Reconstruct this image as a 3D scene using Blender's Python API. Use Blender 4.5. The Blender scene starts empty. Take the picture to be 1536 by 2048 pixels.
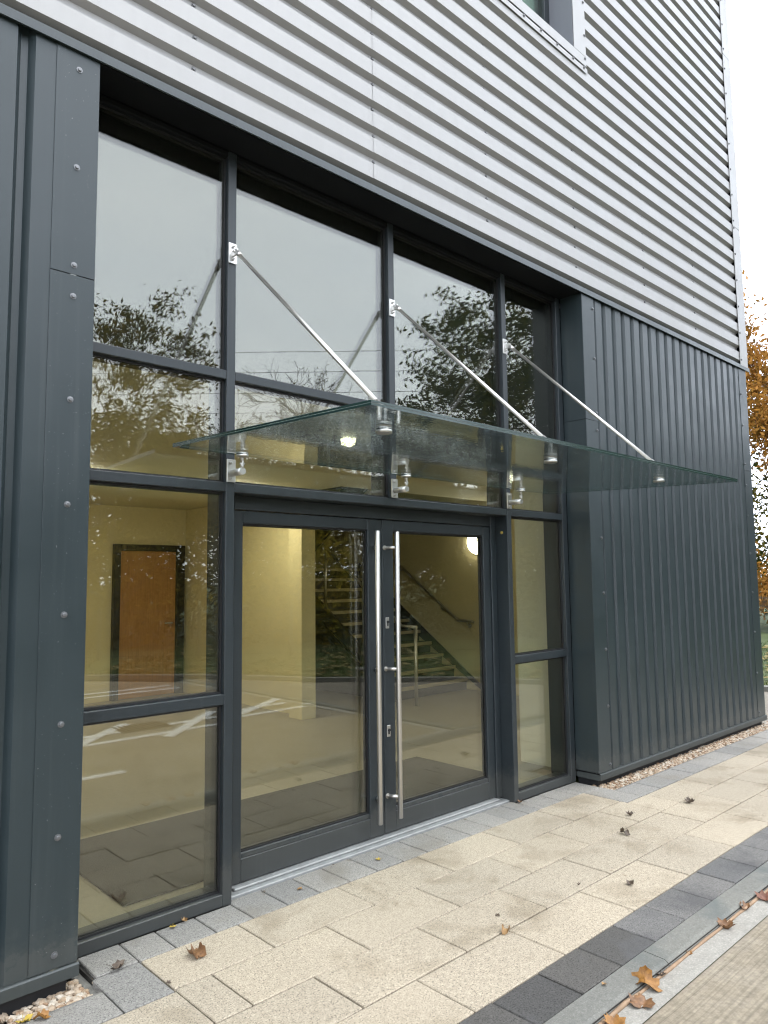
import bpy, bmesh, math, random
import numpy as np
from mathutils import Vector, Matrix, noise

sc = bpy.context.scene
rnd = random.Random(7)
R = math.radians

# ------------------------------------------------------------------ camera, sky, sun, exposure
cam_d = bpy.data.cameras.new('camera')
cam = bpy.data.objects.new('camera', cam_d)
sc.collection.objects.link(cam)
sc.camera = cam
cam_d.sensor_fit = 'HORIZONTAL'
cam_d.sensor_width = 36.0
cam_d.lens = 36.0 * 1472.9 / 1536.0
cam_d.clip_start = 0.05
cam_d.clip_end = 2000
_r = Vector((0.726491, -0.687077, -0.011712)); _u = Vector((-0.055597, -0.075758, 0.995575)); _f = Vector((0.684924, 0.722625, 0.093237))
cam.matrix_world = Matrix(((_r.x, _u.x, -_f.x, -2.0363), (_r.y, _u.y, -_f.y, -3.35), (_r.z, _u.z, -_f.z, 1.6036), (0, 0, 0, 1)))

SUN_EL, SUN_AZ = R(64), R(140)          # azimuth clockwise from +Y
world = bpy.data.worlds.new('World')
sc.world = world
world.use_nodes = True
nt = world.node_tree
for n in list(nt.nodes): nt.nodes.remove(n)
w_out = nt.nodes.new('ShaderNodeOutputWorld')
w_bg = nt.nodes.new('ShaderNodeBackground')
w_bg.inputs['Strength'].default_value = 0.1
w_sky = nt.nodes.new('ShaderNodeTexSky')
w_sky.sky_type = 'NISHITA'
w_sky.sun_disc = False
w_sky.sun_elevation = SUN_EL
w_sky.sun_rotation = SUN_AZ
w_sky.air_density = 1.0
w_sky.dust_density = 4.0
w_tc = nt.nodes.new('ShaderNodeTexCoord')
w_map = nt.nodes.new('ShaderNodeMapping')
w_map.inputs['Scale'].default_value = (1.0, 1.0, 2.6)
w_noi = nt.nodes.new('ShaderNodeTexNoise')
w_noi.inputs['Scale'].default_value = 1.6
w_noi.inputs['Detail'].default_value = 5
w_noi.inputs['Roughness'].default_value = 0.55
w_rmp = nt.nodes.new('ShaderNodeValToRGB')
w_rmp.color_ramp.elements[0].position = 0.3
w_rmp.color_ramp.elements[0].color = (0.77, 0.84, 0.96, 1)
w_rmp.color_ramp.elements[1].position = 0.72
w_rmp.color_ramp.elements[1].color = (0.93, 0.98, 1.06, 1)
w_mul = nt.nodes.new('ShaderNodeVectorMath'); w_mul.operation = 'SCALE'; w_mul.inputs['Scale'].default_value = 45.0
w_mix = nt.nodes.new('ShaderNodeMix'); w_mix.data_type = 'RGBA'; w_mix.inputs['Factor'].default_value = 0.12
L = nt.links.new
L(w_tc.outputs['Generated'], w_map.inputs['Vector']); L(w_map.outputs['Vector'], w_noi.inputs['Vector'])
L(w_noi.outputs['Fac'], w_rmp.inputs['Fac']); L(w_rmp.outputs['Color'], w_mul.inputs[0])
L(w_mul.outputs['Vector'], w_mix.inputs['A']); L(w_sky.outputs['Color'], w_mix.inputs['B'])
L(w_mix.outputs['Result'], w_bg.inputs['Color']); L(w_bg.outputs['Background'], w_out.inputs['Surface'])

sun_d = bpy.data.lights.new('sun', 'SUN')
sun_d.energy = 1.2
sun_d.angle = R(25)
sun_d.color = (1.0, 0.96, 0.9)
sun = bpy.data.objects.new('sun', sun_d)
sc.collection.objects.link(sun)
_sd = Vector((math.sin(SUN_AZ) * math.cos(SUN_EL), math.cos(SUN_AZ) * math.cos(SUN_EL), math.sin(SUN_EL)))
sun.rotation_euler = _sd.to_track_quat('Z', 'Y').to_euler()
sun.location = _sd * 30

vs = sc.view_settings
vs.view_transform = 'Standard'
vs.look = 'None'
vs.exposure = 0.0
vs.gamma = 1.0
vs.use_curve_mapping = False
sc.render.engine = 'CYCLES'
cy = sc.cycles
cy.use_denoising = True
cy.filter_width = 1.2
cy.max_bounces = 7
cy.use_adaptive_sampling = True
cy.adaptive_threshold = 0.03
cy.diffuse_bounces = 3
cy.glossy_bounces = 4
cy.transmission_bounces = 6
cy.transparent_max_bounces = 24
cy.caustics_reflective = False
cy.caustics_refractive = False
cy.sample_clamp_indirect = 6.0

# ------------------------------------------------------------------ helpers
COL = sc.collection
IDENT = Matrix.Identity(4)


def link(o, parent=None):
    COL.objects.link(o)
    if parent is not None:
        o.parent = parent
        o.matrix_parent_inverse = Matrix.Translation(-parent.location) if parent.type == 'EMPTY' else IDENT
    return o


def tag(o, label=None, cat=None, group=None, kind=None):
    if label: o['label'] = label
    if cat: o['category'] = cat
    if group: o['group'] = group
    if kind: o['kind'] = kind
    return o


def empty(name, loc, label=None, cat=None, group=None, kind=None):
    o = bpy.data.objects.new(name, None)
    o.empty_display_size = 0.1
    o.location = loc
    COL.objects.link(o)
    return tag(o, label, cat, group, kind)


class MB:
    """collects geometry, builds one mesh object"""
    def __init__(self):
        self.v = []; self.f = []; self.m = []; self.sm = []

    def add(self, vs, fs, mi=0, smooth=False):
        b = len(self.v)
        self.v += [tuple(p) for p in vs]
        self.f += [tuple(b + i for i in f) for f in fs]
        self.m += [mi] * len(fs); self.sm += [smooth] * len(fs)
        return self

    def box(self, x0, x1, y0, y1, z0, z1, mi=0):
        return self.add([(x0, y0, z0), (x1, y0, z0), (x1, y1, z0), (x0, y1, z0), (x0, y0, z1), (x1, y0, z1), (x1, y1, z1), (x0, y1, z1)],
                        [(0, 3, 2, 1), (4, 5, 6, 7), (0, 1, 5, 4), (1, 2, 6, 5), (2, 3, 7, 6), (3, 0, 4, 7)], mi)

    def bbox(self, x0, x1, y0, y1, z0, z1, b=0.004, mi=0):
        """box with chamfered edges"""
        b = min(b, (x1 - x0) / 2.2, (y1 - y0) / 2.2, (z1 - z0) / 2.2)
        V = []; idx = {}
        for sx in (0, 1):
            for sy in (0, 1):
                for sz in (0, 1):
                    X = (x0, x1)[sx]; Y = (y0, y1)[sy]; Z = (z0, z1)[sz]
                    dx = b if sx == 0 else -b; dy = b if sy == 0 else -b; dz = b if sz == 0 else -b
                    for ax, p in enumerate(((X, Y + dy, Z + dz), (X + dx, Y, Z + dz), (X + dx, Y + dy, Z))):
                        idx[(sx, sy, sz, ax)] = len(V); V.append(p)
        F = []
        def q(*k): F.append(tuple(idx[i] for i in k))
        for s in (0, 1):
            a = [(s, 0, 0, 0), (s, 1, 0, 0), (s, 1, 1, 0), (s, 0, 1, 0)]; q(*(a if s else a[::-1]))
            a = [(0, s, 0, 1), (0, s, 1, 1), (1, s, 1, 1), (1, s, 0, 1)]; q(*(a if s else a[::-1]))
            a = [(0, 0, s, 2), (1, 0, s, 2), (1, 1, s, 2), (0, 1, s, 2)]; q(*(a if s else a[::-1]))
        for p in (0, 1):
            for t in (0, 1):
                q((p, t, 0, 0), (p, t, 1, 0), (p, t, 1, 1), (p, t, 0, 1))
                q((p, 0, t, 0), (p, 1, t, 0), (p, 1, t, 2), (p, 0, t, 2))
                q((0, p, t, 1), (1, p, t, 1), (1, p, t, 2), (0, p, t, 2))
                for s in (0, 1): pass
        for sx in (0, 1):
            for sy in (0, 1):
                for sz in (0, 1):
                    q((sx, sy, sz, 0), (sx, sy, sz, 1), (sx, sy, sz, 2))
        self.add(V, F, mi)
        self._fix = True
        return self

    def tube(self, pts, rad, n=8, cap=True, mi=0, smooth=True):
        pts = [Vector(p) for p in pts]
        rs = rad if isinstance(rad, (list, tuple)) else [rad] * len(pts)
        V = []; F = []
        t0 = (pts[1] - pts[0]).normalized()
        a = Vector((0, 0, 1)) if abs(t0.z) < 0.9 else Vector((1, 0, 0))
        u = t0.cross(a).normalized()
        for i, p in enumerate(pts):
            t = (pts[min(i + 1, len(pts) - 1)] - pts[max(i - 1, 0)]).normalized()
            u = (u - t * u.dot(t)).normalized()
            w = t.cross(u)
            for k in range(n):
                an = 2 * math.pi * k / n
                V.append(p + (u * math.cos(an) + w * math.sin(an)) * rs[i])
        for i in range(len(pts) - 1):
            for k in range(n):
                F.append((i * n + k, i * n + (k + 1) % n, (i + 1) * n + (k + 1) % n, (i + 1) * n + k))
        self.add(V, F, mi, smooth)
        if cap:
            b = len(self.v) - len(V)
            self.f.append(tuple(b + k for k in reversed(range(n)))); self.m.append(mi); self.sm.append(False)
            e = b + (len(pts) - 1) * n
            self.f.append(tuple(e + k for k in range(n))); self.m.append(mi); self.sm.append(False)
        return self

    def mesh(self, name, mats):
        me = bpy.data.meshes.new(name)
        me.from_pydata(self.v, [], self.f)
        for m in (mats if isinstance(mats, (list, tuple)) else [mats]): me.materials.append(m)
        me.polygons.foreach_set('material_index', self.m)
        me.polygons.foreach_set('use_smooth', self.sm)
        if getattr(self, '_fix', False):
            bm = bmesh.new(); bm.from_mesh(me)
            bmesh.ops.recalc_face_normals(bm, faces=bm.faces)
            bm.to_mesh(me); bm.free()
        me.update()
        return me

    def build(self, name, mats, parent=None, **kw):
        o = bpy.data.objects.new(name, self.mesh(name, mats))
        link(o, parent)
        return tag(o, **kw)


def inst(name, me, loc, parent, rot=None, scale=None):
    o = bpy.data.objects.new(name, me)
    link(o, parent)
    o.location = loc
    if rot is not None: o.rotation_euler = rot
    if scale is not None: o.scale = scale
    return o


# ------------------------------------------------------------------ materials
def nmat(name):
    m = bpy.data.materials.new(name)
    m.use_nodes = True
    t = m.node_tree
    return m, t, t.nodes['Principled BSDF'], t.nodes['Material Output']


def N(t, kind, **kw):
    n = t.nodes.new(kind)
    for k, v in kw.items():
        if k.startswith('i_'):
            key = k[2:].replace('_', ' ')
            n.inputs[int(key) if key.isdigit() else key].default_value = v
        else:
            setattr(n, k, v)
    return n


def ramp(t, stops):
    r = t.nodes.new('ShaderNodeValToRGB')
    el = r.color_ramp.elements
    while len(el) < len(stops): el.new(0.5)
    for e, (p, c) in zip(el, stops):
        e.position = p
        e.color = c if isinstance(c, (tuple, list)) and len(c) == 4 else (tuple(c) + (1,) if isinstance(c, (tuple, list)) else (c, c, c, 1))
    return r


def mixrgb(t, fac, a, b, mode='MIX'):
    m = t.nodes.new('ShaderNodeMix'); m.data_type = 'RGBA'; m.blend_type = mode
    for s, v in (('Factor', fac), ('A', a), ('B', b)):
        if hasattr(v, 'is_linked') or hasattr(v, 'node'): t.links.new(v, m.inputs[s])
        elif s == 'Factor': m.inputs[s].default_value = v
        else: m.inputs[s].default_value = tuple(v) + (1,) if len(v) == 3 else v
    return m.outputs['Result']


def simple(name, col, rough=0.5, metal=0.0, spec=0.5, var=0.0, vscale=8.0, bump=0.0, bscale=60.0, stretch=None, rvar=0.0):
    m, t, b, o = nmat(name)
    b.inputs['Roughness'].default_value = rough
    b.inputs['Metallic'].default_value = metal
    b.inputs['Specular IOR Level'].default_value = spec
    b.inputs['Base Color'].default_value = tuple(col) + (1,)
    pos = N(t, 'ShaderNodeNewGeometry').outputs['Position']
    if stretch:
        mp = N(t, 'ShaderNodeMapping'); mp.inputs['Scale'].default_value = stretch
        t.links.new(pos, mp.inputs['Vector']); pos = mp.outputs['Vector']
    if var or rvar:
        n = N(t, 'ShaderNodeTexNoise', i_Scale=vscale, i_Detail=5.0, i_Roughness=0.6)
        t.links.new(pos, n.inputs['Vector'])
        if var:
            r = ramp(t, [(0.25, tuple(c * (1 - var) for c in col)), (0.75, tuple(min(1, c * (1 + var)) for c in col))])
            t.links.new(n.outputs['Fac'], r.inputs['Fac']); t.links.new(r.outputs['Color'], b.inputs['Base Color'])
        if rvar:
            r2 = ramp(t, [(0.3, max(0, rough - rvar)), (0.7, min(1, rough + rvar))])
            t.links.new(n.outputs['Fac'], r2.inputs['Fac']); t.links.new(r2.outputs['Color'], b.inputs['Roughness'])
    if bump:
        n = N(t, 'ShaderNodeTexNoise', i_Scale=bscale, i_Detail=4.0)
        t.links.new(pos, n.inputs['Vector'])
        bp = N(t, 'ShaderNodeBump', i_Strength=bump, i_Distance=0.01)
        t.links.new(n.outputs['Fac'], bp.inputs['Height']); t.links.new(bp.outputs['Normal'], b.inputs['Normal'])
    return m


def metal_paint(name, col, rough, metal, wob=0.04, wscale=1.4, spots=False, spec=0.45, dirt=False):
    """coated sheet metal: faint dirt, slight oil-canning so reflections wander"""
    m, t, b, o = nmat(name)
    pos = N(t, 'ShaderNodeNewGeometry').outputs['Position']
    n1 = N(t, 'ShaderNodeTexNoise', i_Scale=3.0, i_Detail=6.0, i_Roughness=0.65)
    t.links.new(pos, n1.inputs['Vector'])
    mp = N(t, 'ShaderNodeMapping'); mp.inputs['Scale'].default_value = (14, 14, 0.5)
    t.links.new(pos, mp.inputs['Vector'])
    n2 = N(t, 'ShaderNodeTexNoise', i_Scale=1.5, i_Detail=4.0)
    t.links.new(mp.outputs['Vector'], n2.inputs['Vector'])
    r1 = ramp(t, [(0.3, tuple(c * 0.95 for c in col)), (0.7, tuple(c * 1.04 for c in col))])
    t.links.new(n1.outputs['Fac'], r1.inputs['Fac'])
    r2 = ramp(t, [(0.35, 0.975), (0.7, 1.01)])
    t.links.new(n2.outputs['Fac'], r2.inputs['Fac'])
    c = mixrgb(t, 1.0, r1.outputs['Color'], r2.outputs['Color'], 'MULTIPLY')
    if spots:
        v = N(t, 'ShaderNodeTexNoise', i_Scale=170.0, i_Detail=1.0)
        t.links.new(pos, v.inputs['Vector'])
        rv = ramp(t, [(0.785, 0.0), (0.80, 0.8)])
        t.links.new(v.outputs['Fac'], rv.inputs['Fac'])
        c = mixrgb(t, rv.outputs['Color'], c, (0.3, 0.3, 0.29))
    if dirt:                                # splashed dust low down, faint rain runs higher up
        sz = N(t, 'ShaderNodeSeparateXYZ'); t.links.new(pos, sz.inputs[0])
        dn = N(t, 'ShaderNodeTexNoise', i_Scale=22.0, i_Detail=6.0, i_Roughness=0.75); t.links.new(pos, dn.inputs['Vector'])
        ma = N(t, 'ShaderNodeMath', operation='MULTIPLY_ADD'); t.links.new(dn.outputs['Fac'], ma.inputs[0]); ma.inputs[1].default_value = -0.34; t.links.new(sz.outputs['Z'], ma.inputs[2])
        rd = ramp(t, [(0.0, 0.22), (0.02, 0.10), (0.10, 0.0)]); t.links.new(ma.outputs[0], rd.inputs['Fac'])
        c = mixrgb(t, rd.outputs['Color'], c, (0.13, 0.12, 0.10))
        rs_ = ramp(t, [(0.58, 0.0), (0.78, 0.10)]); t.links.new(n2.outputs['Fac'], rs_.inputs['Fac'])
        c = mixrgb(t, rs_.outputs['Color'], c, (0.12, 0.12, 0.115))
    t.links.new(c, b.inputs['Base Color'])
    rr = ramp(t, [(0.3, max(0.05, rough - 0.06)), (0.7, rough + 0.08)])
    t.links.new(n1.outputs['Fac'], rr.inputs['Fac']); t.links.new(rr.outputs['Color'], b.inputs['Roughness'])
    b.inputs['Metallic'].default_value = metal
    b.inputs['Specular IOR Level'].default_value = spec
    n3 = N(t, 'ShaderNodeTexNoise', i_Scale=wscale, i_Detail=2.0)
    t.links.new(pos, n3.inputs['Vector'])
    n4 = N(t, 'ShaderNodeTexNoise', i_Scale=500.0, i_Detail=1.0)
    t.links.new(pos, n4.inputs['Vector'])
    bp = N(t, 'ShaderNodeBump', i_Strength=0.5, i_Distance=wob)
    t.links.new(n3.outputs['Fac'], bp.inputs['Height'])
    bp2 = N(t, 'ShaderNodeBump', i_Strength=0.08, i_Distance=0.001)
    t.links.new(n4.outputs['Fac'], bp2.inputs['Height']); t.links.new(bp.outputs['Normal'], bp2.inputs['Normal'])
    t.links.new(bp2.outputs['Normal'], b.inputs['Normal'])
    return m


def glass(name, r0, tint, wob=0.002, wscale=1.3, rough=0.0, film=None):
    """architectural glass face: Schlick reflection over a tinted clear pane"""
    m, t, b, o = nmat(name)
    t.nodes.remove(b)
    geo = N(t, 'ShaderNodeNewGeometry')
    dt = N(t, 'ShaderNodeVectorMath', operation='DOT_PRODUCT')
    t.links.new(geo.outputs['Normal'], dt.inputs[0]); t.links.new(geo.outputs['Incoming'], dt.inputs[1])
    ab = N(t, 'ShaderNodeMath', operation='ABSOLUTE'); t.links.new(dt.outputs['Value'], ab.inputs[0])
    om = N(t, 'ShaderNodeMath', operation='SUBTRACT'); om.inputs[0].default_value = 1.0; t.links.new(ab.outputs[0], om.inputs[1])
    pw = N(t, 'ShaderNodeMath', operation='POWER'); t.links.new(om.outputs[0], pw.inputs[0]); pw.inputs[1].default_value = 5.0
    ml = N(t, 'ShaderNodeMath', operation='MULTIPLY_ADD'); t.links.new(pw.outputs[0], ml.inputs[0]); ml.inputs[1].default_value = 1 - r0; ml.inputs[2].default_value = r0
    tr = N(t, 'ShaderNodeBsdfTransparent'); tr.inputs['Color'].default_value = tuple(tint) + (1,)
    gl = N(t, 'ShaderNodeBsdfGlossy'); gl.inputs['Roughness'].default_value = rough
    gl.inputs['Color'].default_value = (1, 1, 1, 1)
    if wob:
        n = N(t, 'ShaderNodeTexNoise', i_Scale=wscale, i_Detail=1.0)
        t.links.new(geo.outputs['Position'], n.inputs['Vector'])
        bp = N(t, 'ShaderNodeBump', i_Strength=1.0, i_Distance=wob)
        t.links.new(n.outputs['Fac'], bp.inputs['Height']); t.links.new(bp.outputs['Normal'], gl.inputs['Normal'])
    mx = N(t, 'ShaderNodeMixShader')
    t.links.new(ml.outputs[0], mx.inputs['Fac']); t.links.new(tr.outputs[0], mx.inputs[1]); t.links.new(gl.outputs[0], mx.inputs[2])
    res = mx.outputs[0]
    if film:                                # thin wet dirt film
        df = N(t, 'ShaderNodeBsdfDiffuse'); df.inputs['Color'].default_value = film[0] + (1,)
        tl = N(t, 'ShaderNodeBsdfTranslucent'); tl.inputs['Color'].default_value = film[0] + (1,)
        m1 = N(t, 'ShaderNodeMixShader'); m1.inputs[0].default_value = 0.5
        t.links.new(df.outputs[0], m1.inputs[1]); t.links.new(tl.outputs[0], m1.inputs[2])
        nf = N(t, 'ShaderNodeTexNoise', i_Scale=14.0, i_Detail=6.0, i_Roughness=0.75)
        t.links.new(geo.outputs['Position'], nf.inputs['Vector'])
        rf_ = ramp(t, [(0.35, film[1] * 0.5), (0.7, film[1] * 2.0)]); t.links.new(nf.outputs['Fac'], rf_.inputs['Fac'])
        m2 = N(t, 'ShaderNodeMixShader')
        t.links.new(rf_.outputs['Color'], m2.inputs[0]); t.links.new(res, m2.inputs[1]); t.links.new(m1.outputs[0], m2.inputs[2]); res = m2.outputs[0]
    t.links.new(res, o.inputs['Surface'])
    return m


def stone(name, col, speck, stain=(0.5, 0.42, 0.3), stain_amt=0.35, spk_scale=420.0, tone=0.08, rough=0.85, blot=None):
    """granular precast block: coarse grains, per-block tone, worn stains"""
    m, t, b, o = nmat(name)
    pos = N(t, 'ShaderNodeNewGeometry').outputs['Position']
    oi = N(t, 'ShaderNodeObjectInfo')
    g = N(t, 'ShaderNodeTexNoise', i_Scale=spk_scale, i_Detail=2.0, i_Roughness=0.7)
    t.links.new(pos, g.inputs['Vector'])
    rg = ramp(t, [(0.34, tuple(c * speck for c in col)), (0.46, col), (0.56, col), (0.68, tuple(min(1, c * 1.35) for c in col))])
    t.links.new(g.outputs['Fac'], rg.inputs['Fac'])
    g2 = N(t, 'ShaderNodeTexNoise', i_Scale=spk_scale * 0.28, i_Detail=3.0, i_Roughness=0.7)
    t.links.new(pos, g2.inputs['Vector'])
    rg2 = ramp(t, [(0.3, 0.87), (0.7, 1.12)])
    t.links.new(g2.outputs['Fac'], rg2.inputs['Fac'])
    c = mixrgb(t, 1.0, rg.outputs['Color'], rg2.outputs['Color'], 'MULTIPLY')
    rt = ramp(t, [(0.0, (1 - tone, 1 - tone, 1 - tone)), (1.0, (1 + tone, 1 + tone * 0.8, 1 + tone * 0.5))])
    t.links.new(oi.outputs['Random'], rt.inputs['Fac'])
    c = mixrgb(t, 1.0, c, rt.outputs['Color'], 'MULTIPLY')
    s = N(t, 'ShaderNodeTexNoise', i_Scale=2.3, i_Detail=6.0, i_Roughness=0.62, i_Distortion=0.4)
    t.links.new(pos, s.inputs['Vector'])
    rs = ramp(t, [(0.52, 0.0), (0.68, stain_amt)])
    t.links.new(s.outputs['Fac'], rs.inputs['Fac'])
    c = mixrgb(t, rs.outputs['Color'], c, stain)
    if blot:
        s3 = N(t, 'ShaderNodeTexNoise', i_Scale=6.5, i_Detail=3.0, i_Roughness=0.55, i_Distortion=0.8)
        t.links.new(pos, s3.inputs['Vector'])
        rs3 = ramp(t, [(0.715, 0.0), (0.745, 0.6)]); t.links.new(s3.outputs['Fac'], rs3.inputs['Fac'])
        c = mixrgb(t, rs3.outputs['Color'], c, blot)
    s2 = N(t, 'ShaderNodeTexNoise', i_Scale=0.9, i_Detail=3.0)
    t.links.new(pos, s2.inputs['Vector'])
    rs2 = ramp(t, [(0.3, 0.88), (0.7, 1.06)])
    t.links.new(s2.outputs['Fac'], rs2.inputs['Fac'])
    c = mixrgb(t, 1.0, c, rs2.outputs['Color'], 'MULTIPLY')
    t.links.new(c, b.inputs['Base Color'])
    b.inputs['Roughness'].default_value = rough
    b.inputs['Specular IOR Level'].default_value = 0.3
    bp = N(t, 'ShaderNodeBump', i_Strength=0.35, i_Distance=0.002)
    t.links.new(g2.outputs['Fac'], bp.inputs['Height']); t.links.new(bp.outputs['Normal'], b.inputs['Normal'])
    return m


M = {}
M['silver'] = metal_paint('silver_coated_steel', (0.31, 0.306, 0.298), 0.46, 0.22, wob=0.01)
M['anthra'] = metal_paint('anthracite_coated_steel', (0.0215, 0.0315, 0.0345), 0.36, 0.0, wob=0.012, dirt=True)
M['anthra_s'] = metal_paint('anthracite_flashing_steel', (0.0215, 0.0315, 0.0345), 0.36, 0.0, wob=0.012, spots=True, dirt=True)
M['frame'] = metal_paint('anthracite_powder_coat', (0.0196, 0.0259, 0.0294), 0.42, 0.0, wob=0.002, dirt=True)
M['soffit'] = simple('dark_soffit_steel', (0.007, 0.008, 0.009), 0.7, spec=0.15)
M['gasket'] = simple('black_gasket', (0.012, 0.012, 0.013), 0.6)
M['steel'] = simple('brushed_stainless', (0.576, 0.554, 0.518), 0.36, metal=1.0, var=0.06, vscale=40, stretch=(60, 60, 2), rvar=0.08)
M['steel2'] = simple('satin_stainless', (0.562, 0.554, 0.533), 0.34, metal=1.0, var=0.05, vscale=60)
M['screw'] = simple('grey_screw_head', (0.158, 0.158, 0.158), 0.38, metal=0.6)
M['screw_d'] = simple('dark_screw_head', (0.158, 0.162, 0.166), 0.35, metal=0.6)
M['alu'] = simple('weathered_aluminium', (0.30, 0.30, 0.29), 0.5, metal=0.2, var=0.2, vscale=14)
M['pane_o'] = glass('coated_outer_glass', 0.052, (0.955, 0.965, 0.92), wob=0.0007, wscale=1.1)
M['pane_i'] = glass('clear_inner_glass', 0.034, (0.985, 0.985, 0.965), wob=0.0007, wscale=0.9)
M['canopy'] = glass('canopy_glass', 0.05, (0.975, 0.992, 0.987), wob=0.0003, wscale=30.0, film=((0.40, 0.46, 0.44), 0.009))
M['canopy_edge'] = simple('green_glass_edge', (0.015, 0.035, 0.03), 0.12, spec=0.6)
M['canopy_lam'] = simple('glass_interlayer', (0.16, 0.2, 0.19), 0.4)
def drop_mat():
    m, t, b, o = nmat('water_droplet'); t.nodes.remove(b)
    g = N(t, 'ShaderNodeBsdfGlass'); g.inputs['IOR'].default_value = 1.33; g.inputs['Roughness'].default_value = 0.0
    tr = N(t, 'ShaderNodeBsdfTransparent'); mx = N(t, 'ShaderNodeMixShader'); mx.inputs[0].default_value = 0.45
    t.links.new(tr.outputs[0], mx.inputs[1]); t.links.new(g.outputs[0], mx.inputs[2]); t.links.new(mx.outputs[0], o.inputs['Surface'])
    return m
M['drop'] = drop_mat()
M['cream'] = simple('cream_wall_paint', (0.66, 0.58, 0.36), 0.75, var=0.03, vscale=3)
M['white_wall'] = simple('white_wall_paint', (0.72, 0.72, 0.62), 0.75, var=0.03, vscale=3)
M['ceil'] = simple('ceiling_paint', (0.72, 0.68, 0.52), 0.8)
M['tile'] = simple('lobby_floor_vinyl', (0.25, 0.225, 0.165), 0.45, var=0.1, vscale=30)
M['mat'] = simple('ribbed_entrance_mat', (0.02, 0.02, 0.021), 0.95, var=0.35, vscale=120, bump=0.4, bscale=300)
M['oak'] = simple('oak_veneer', (0.36, 0.18, 0.06), 0.5, var=0.18, vscale=3.0, stretch=(18, 18, 0.9))
M['blk'] = simple('black_gloss_joinery', (0.012, 0.012, 0.012), 0.35)
M['stairblk'] = simple('black_stair_steel', (0.014, 0.013, 0.012), 0.5)
M['nosing'] = simple('pale_stair_nosing', (0.38, 0.33, 0.21), 0.6)
M['blind'] = simple('teal_blind', (0.16, 0.26, 0.24), 0.8)
M['reveal'] = metal_paint('lilac_grey_reveal', (0.184, 0.19, 0.211), 0.5, 0.0, wob=0.002)
M['beige'] = stone('beige_paving', (0.395, 0.338, 0.255), 0.42, stain=(0.176, 0.137, 0.0845), stain_amt=0.55, tone=0.05, spk_scale=150.0, blot=(0.169, 0.111, 0.0585))
M['greyb'] = stone('grey_paving', (0.27, 0.258, 0.235), 0.42, stain=(0.195, 0.169, 0.13), stain_amt=0.5, tone=0.12, spk_scale=150.0, blot=(0.156, 0.124, 0.0845))
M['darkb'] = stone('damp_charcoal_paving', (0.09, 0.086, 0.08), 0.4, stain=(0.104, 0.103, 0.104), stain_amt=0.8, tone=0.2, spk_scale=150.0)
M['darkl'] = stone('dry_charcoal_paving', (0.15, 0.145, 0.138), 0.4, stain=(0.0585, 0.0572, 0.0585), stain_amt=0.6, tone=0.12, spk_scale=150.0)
M['kerb'] = stone('kerb_concrete', (0.178, 0.175, 0.155), 0.85, stain=(0.104, 0.117, 0.111), stain_amt=0.7, tone=0.08, spk_scale=160)
M['gutter'] = stone('gutter_concrete', (0.312, 0.296, 0.26), 0.85, stain=(0.234, 0.208, 0.163), stain_amt=0.6, spk_scale=120)
M['footw'] = stone('worn_footway', (0.195, 0.172, 0.137), 0.7, stain=(0.13, 0.111, 0.0845), stain_amt=0.5, spk_scale=60)
M['mortar'] = simple('grey_mortar', (0.17, 0.163, 0.143), 0.9, var=0.25, vscale=30, bump=0.5, bscale=120)
M['bed'] = simple('joint_sand', (0.0306, 0.0272, 0.0218), 0.95, var=0.25, vscale=60)
M['sealant'] = simple('tan_joint_sealant', (0.286, 0.19, 0.116), 0.8, var=0.3, vscale=20)
M['white_line'] = simple('white_road_paint', (0.72, 0.71, 0.68), 0.7, var=0.12, vscale=9)
M['bark'] = simple('grey_brown_bark', (0.075, 0.062, 0.048), 0.9, var=0.35, vscale=9)
M['fence'] = simple('dark_green_fence_wire', (0.02, 0.03, 0.024), 0.5)
M['wire'] = simple('black_cable', (0.02, 0.02, 0.022), 0.6)
M['pole'] = simple('timber_pole', (0.10, 0.075, 0.05), 0.9, var=0.25, vscale=6)


def lamp_mat(name, col, s):
    m, t, b, o = nmat(name)
    b.inputs['Base Color'].default_value = (0.8, 0.8, 0.8, 1)
    b.inputs['Emission Color'].default_value = tuple(col) + (1,)
    b.inputs['Emission Strength'].default_value = s
    return m


M['lamp'] = lamp_mat('lit_diffuser', (1.0, 0.93, 0.74), 50.0)
M['lamp_soft'] = lamp_mat('lit_opal_diffuser', (1.0, 0.93, 0.74), 22.0)


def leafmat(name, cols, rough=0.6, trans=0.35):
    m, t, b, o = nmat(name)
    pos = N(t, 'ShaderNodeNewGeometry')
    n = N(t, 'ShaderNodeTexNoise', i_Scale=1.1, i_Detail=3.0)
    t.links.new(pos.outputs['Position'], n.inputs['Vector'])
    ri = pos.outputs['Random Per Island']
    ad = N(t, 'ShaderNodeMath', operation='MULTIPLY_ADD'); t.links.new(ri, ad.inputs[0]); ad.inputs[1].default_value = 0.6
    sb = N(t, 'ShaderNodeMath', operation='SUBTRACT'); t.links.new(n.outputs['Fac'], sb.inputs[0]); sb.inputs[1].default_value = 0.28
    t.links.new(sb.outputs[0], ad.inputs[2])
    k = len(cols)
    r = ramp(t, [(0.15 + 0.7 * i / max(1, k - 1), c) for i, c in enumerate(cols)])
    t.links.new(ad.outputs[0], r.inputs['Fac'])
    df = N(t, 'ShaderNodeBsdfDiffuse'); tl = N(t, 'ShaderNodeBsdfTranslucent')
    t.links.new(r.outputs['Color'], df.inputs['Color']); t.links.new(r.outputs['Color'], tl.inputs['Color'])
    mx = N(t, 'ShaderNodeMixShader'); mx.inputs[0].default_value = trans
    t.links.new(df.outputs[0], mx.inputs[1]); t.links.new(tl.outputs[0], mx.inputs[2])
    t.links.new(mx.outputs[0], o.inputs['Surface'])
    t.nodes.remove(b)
    return m


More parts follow.
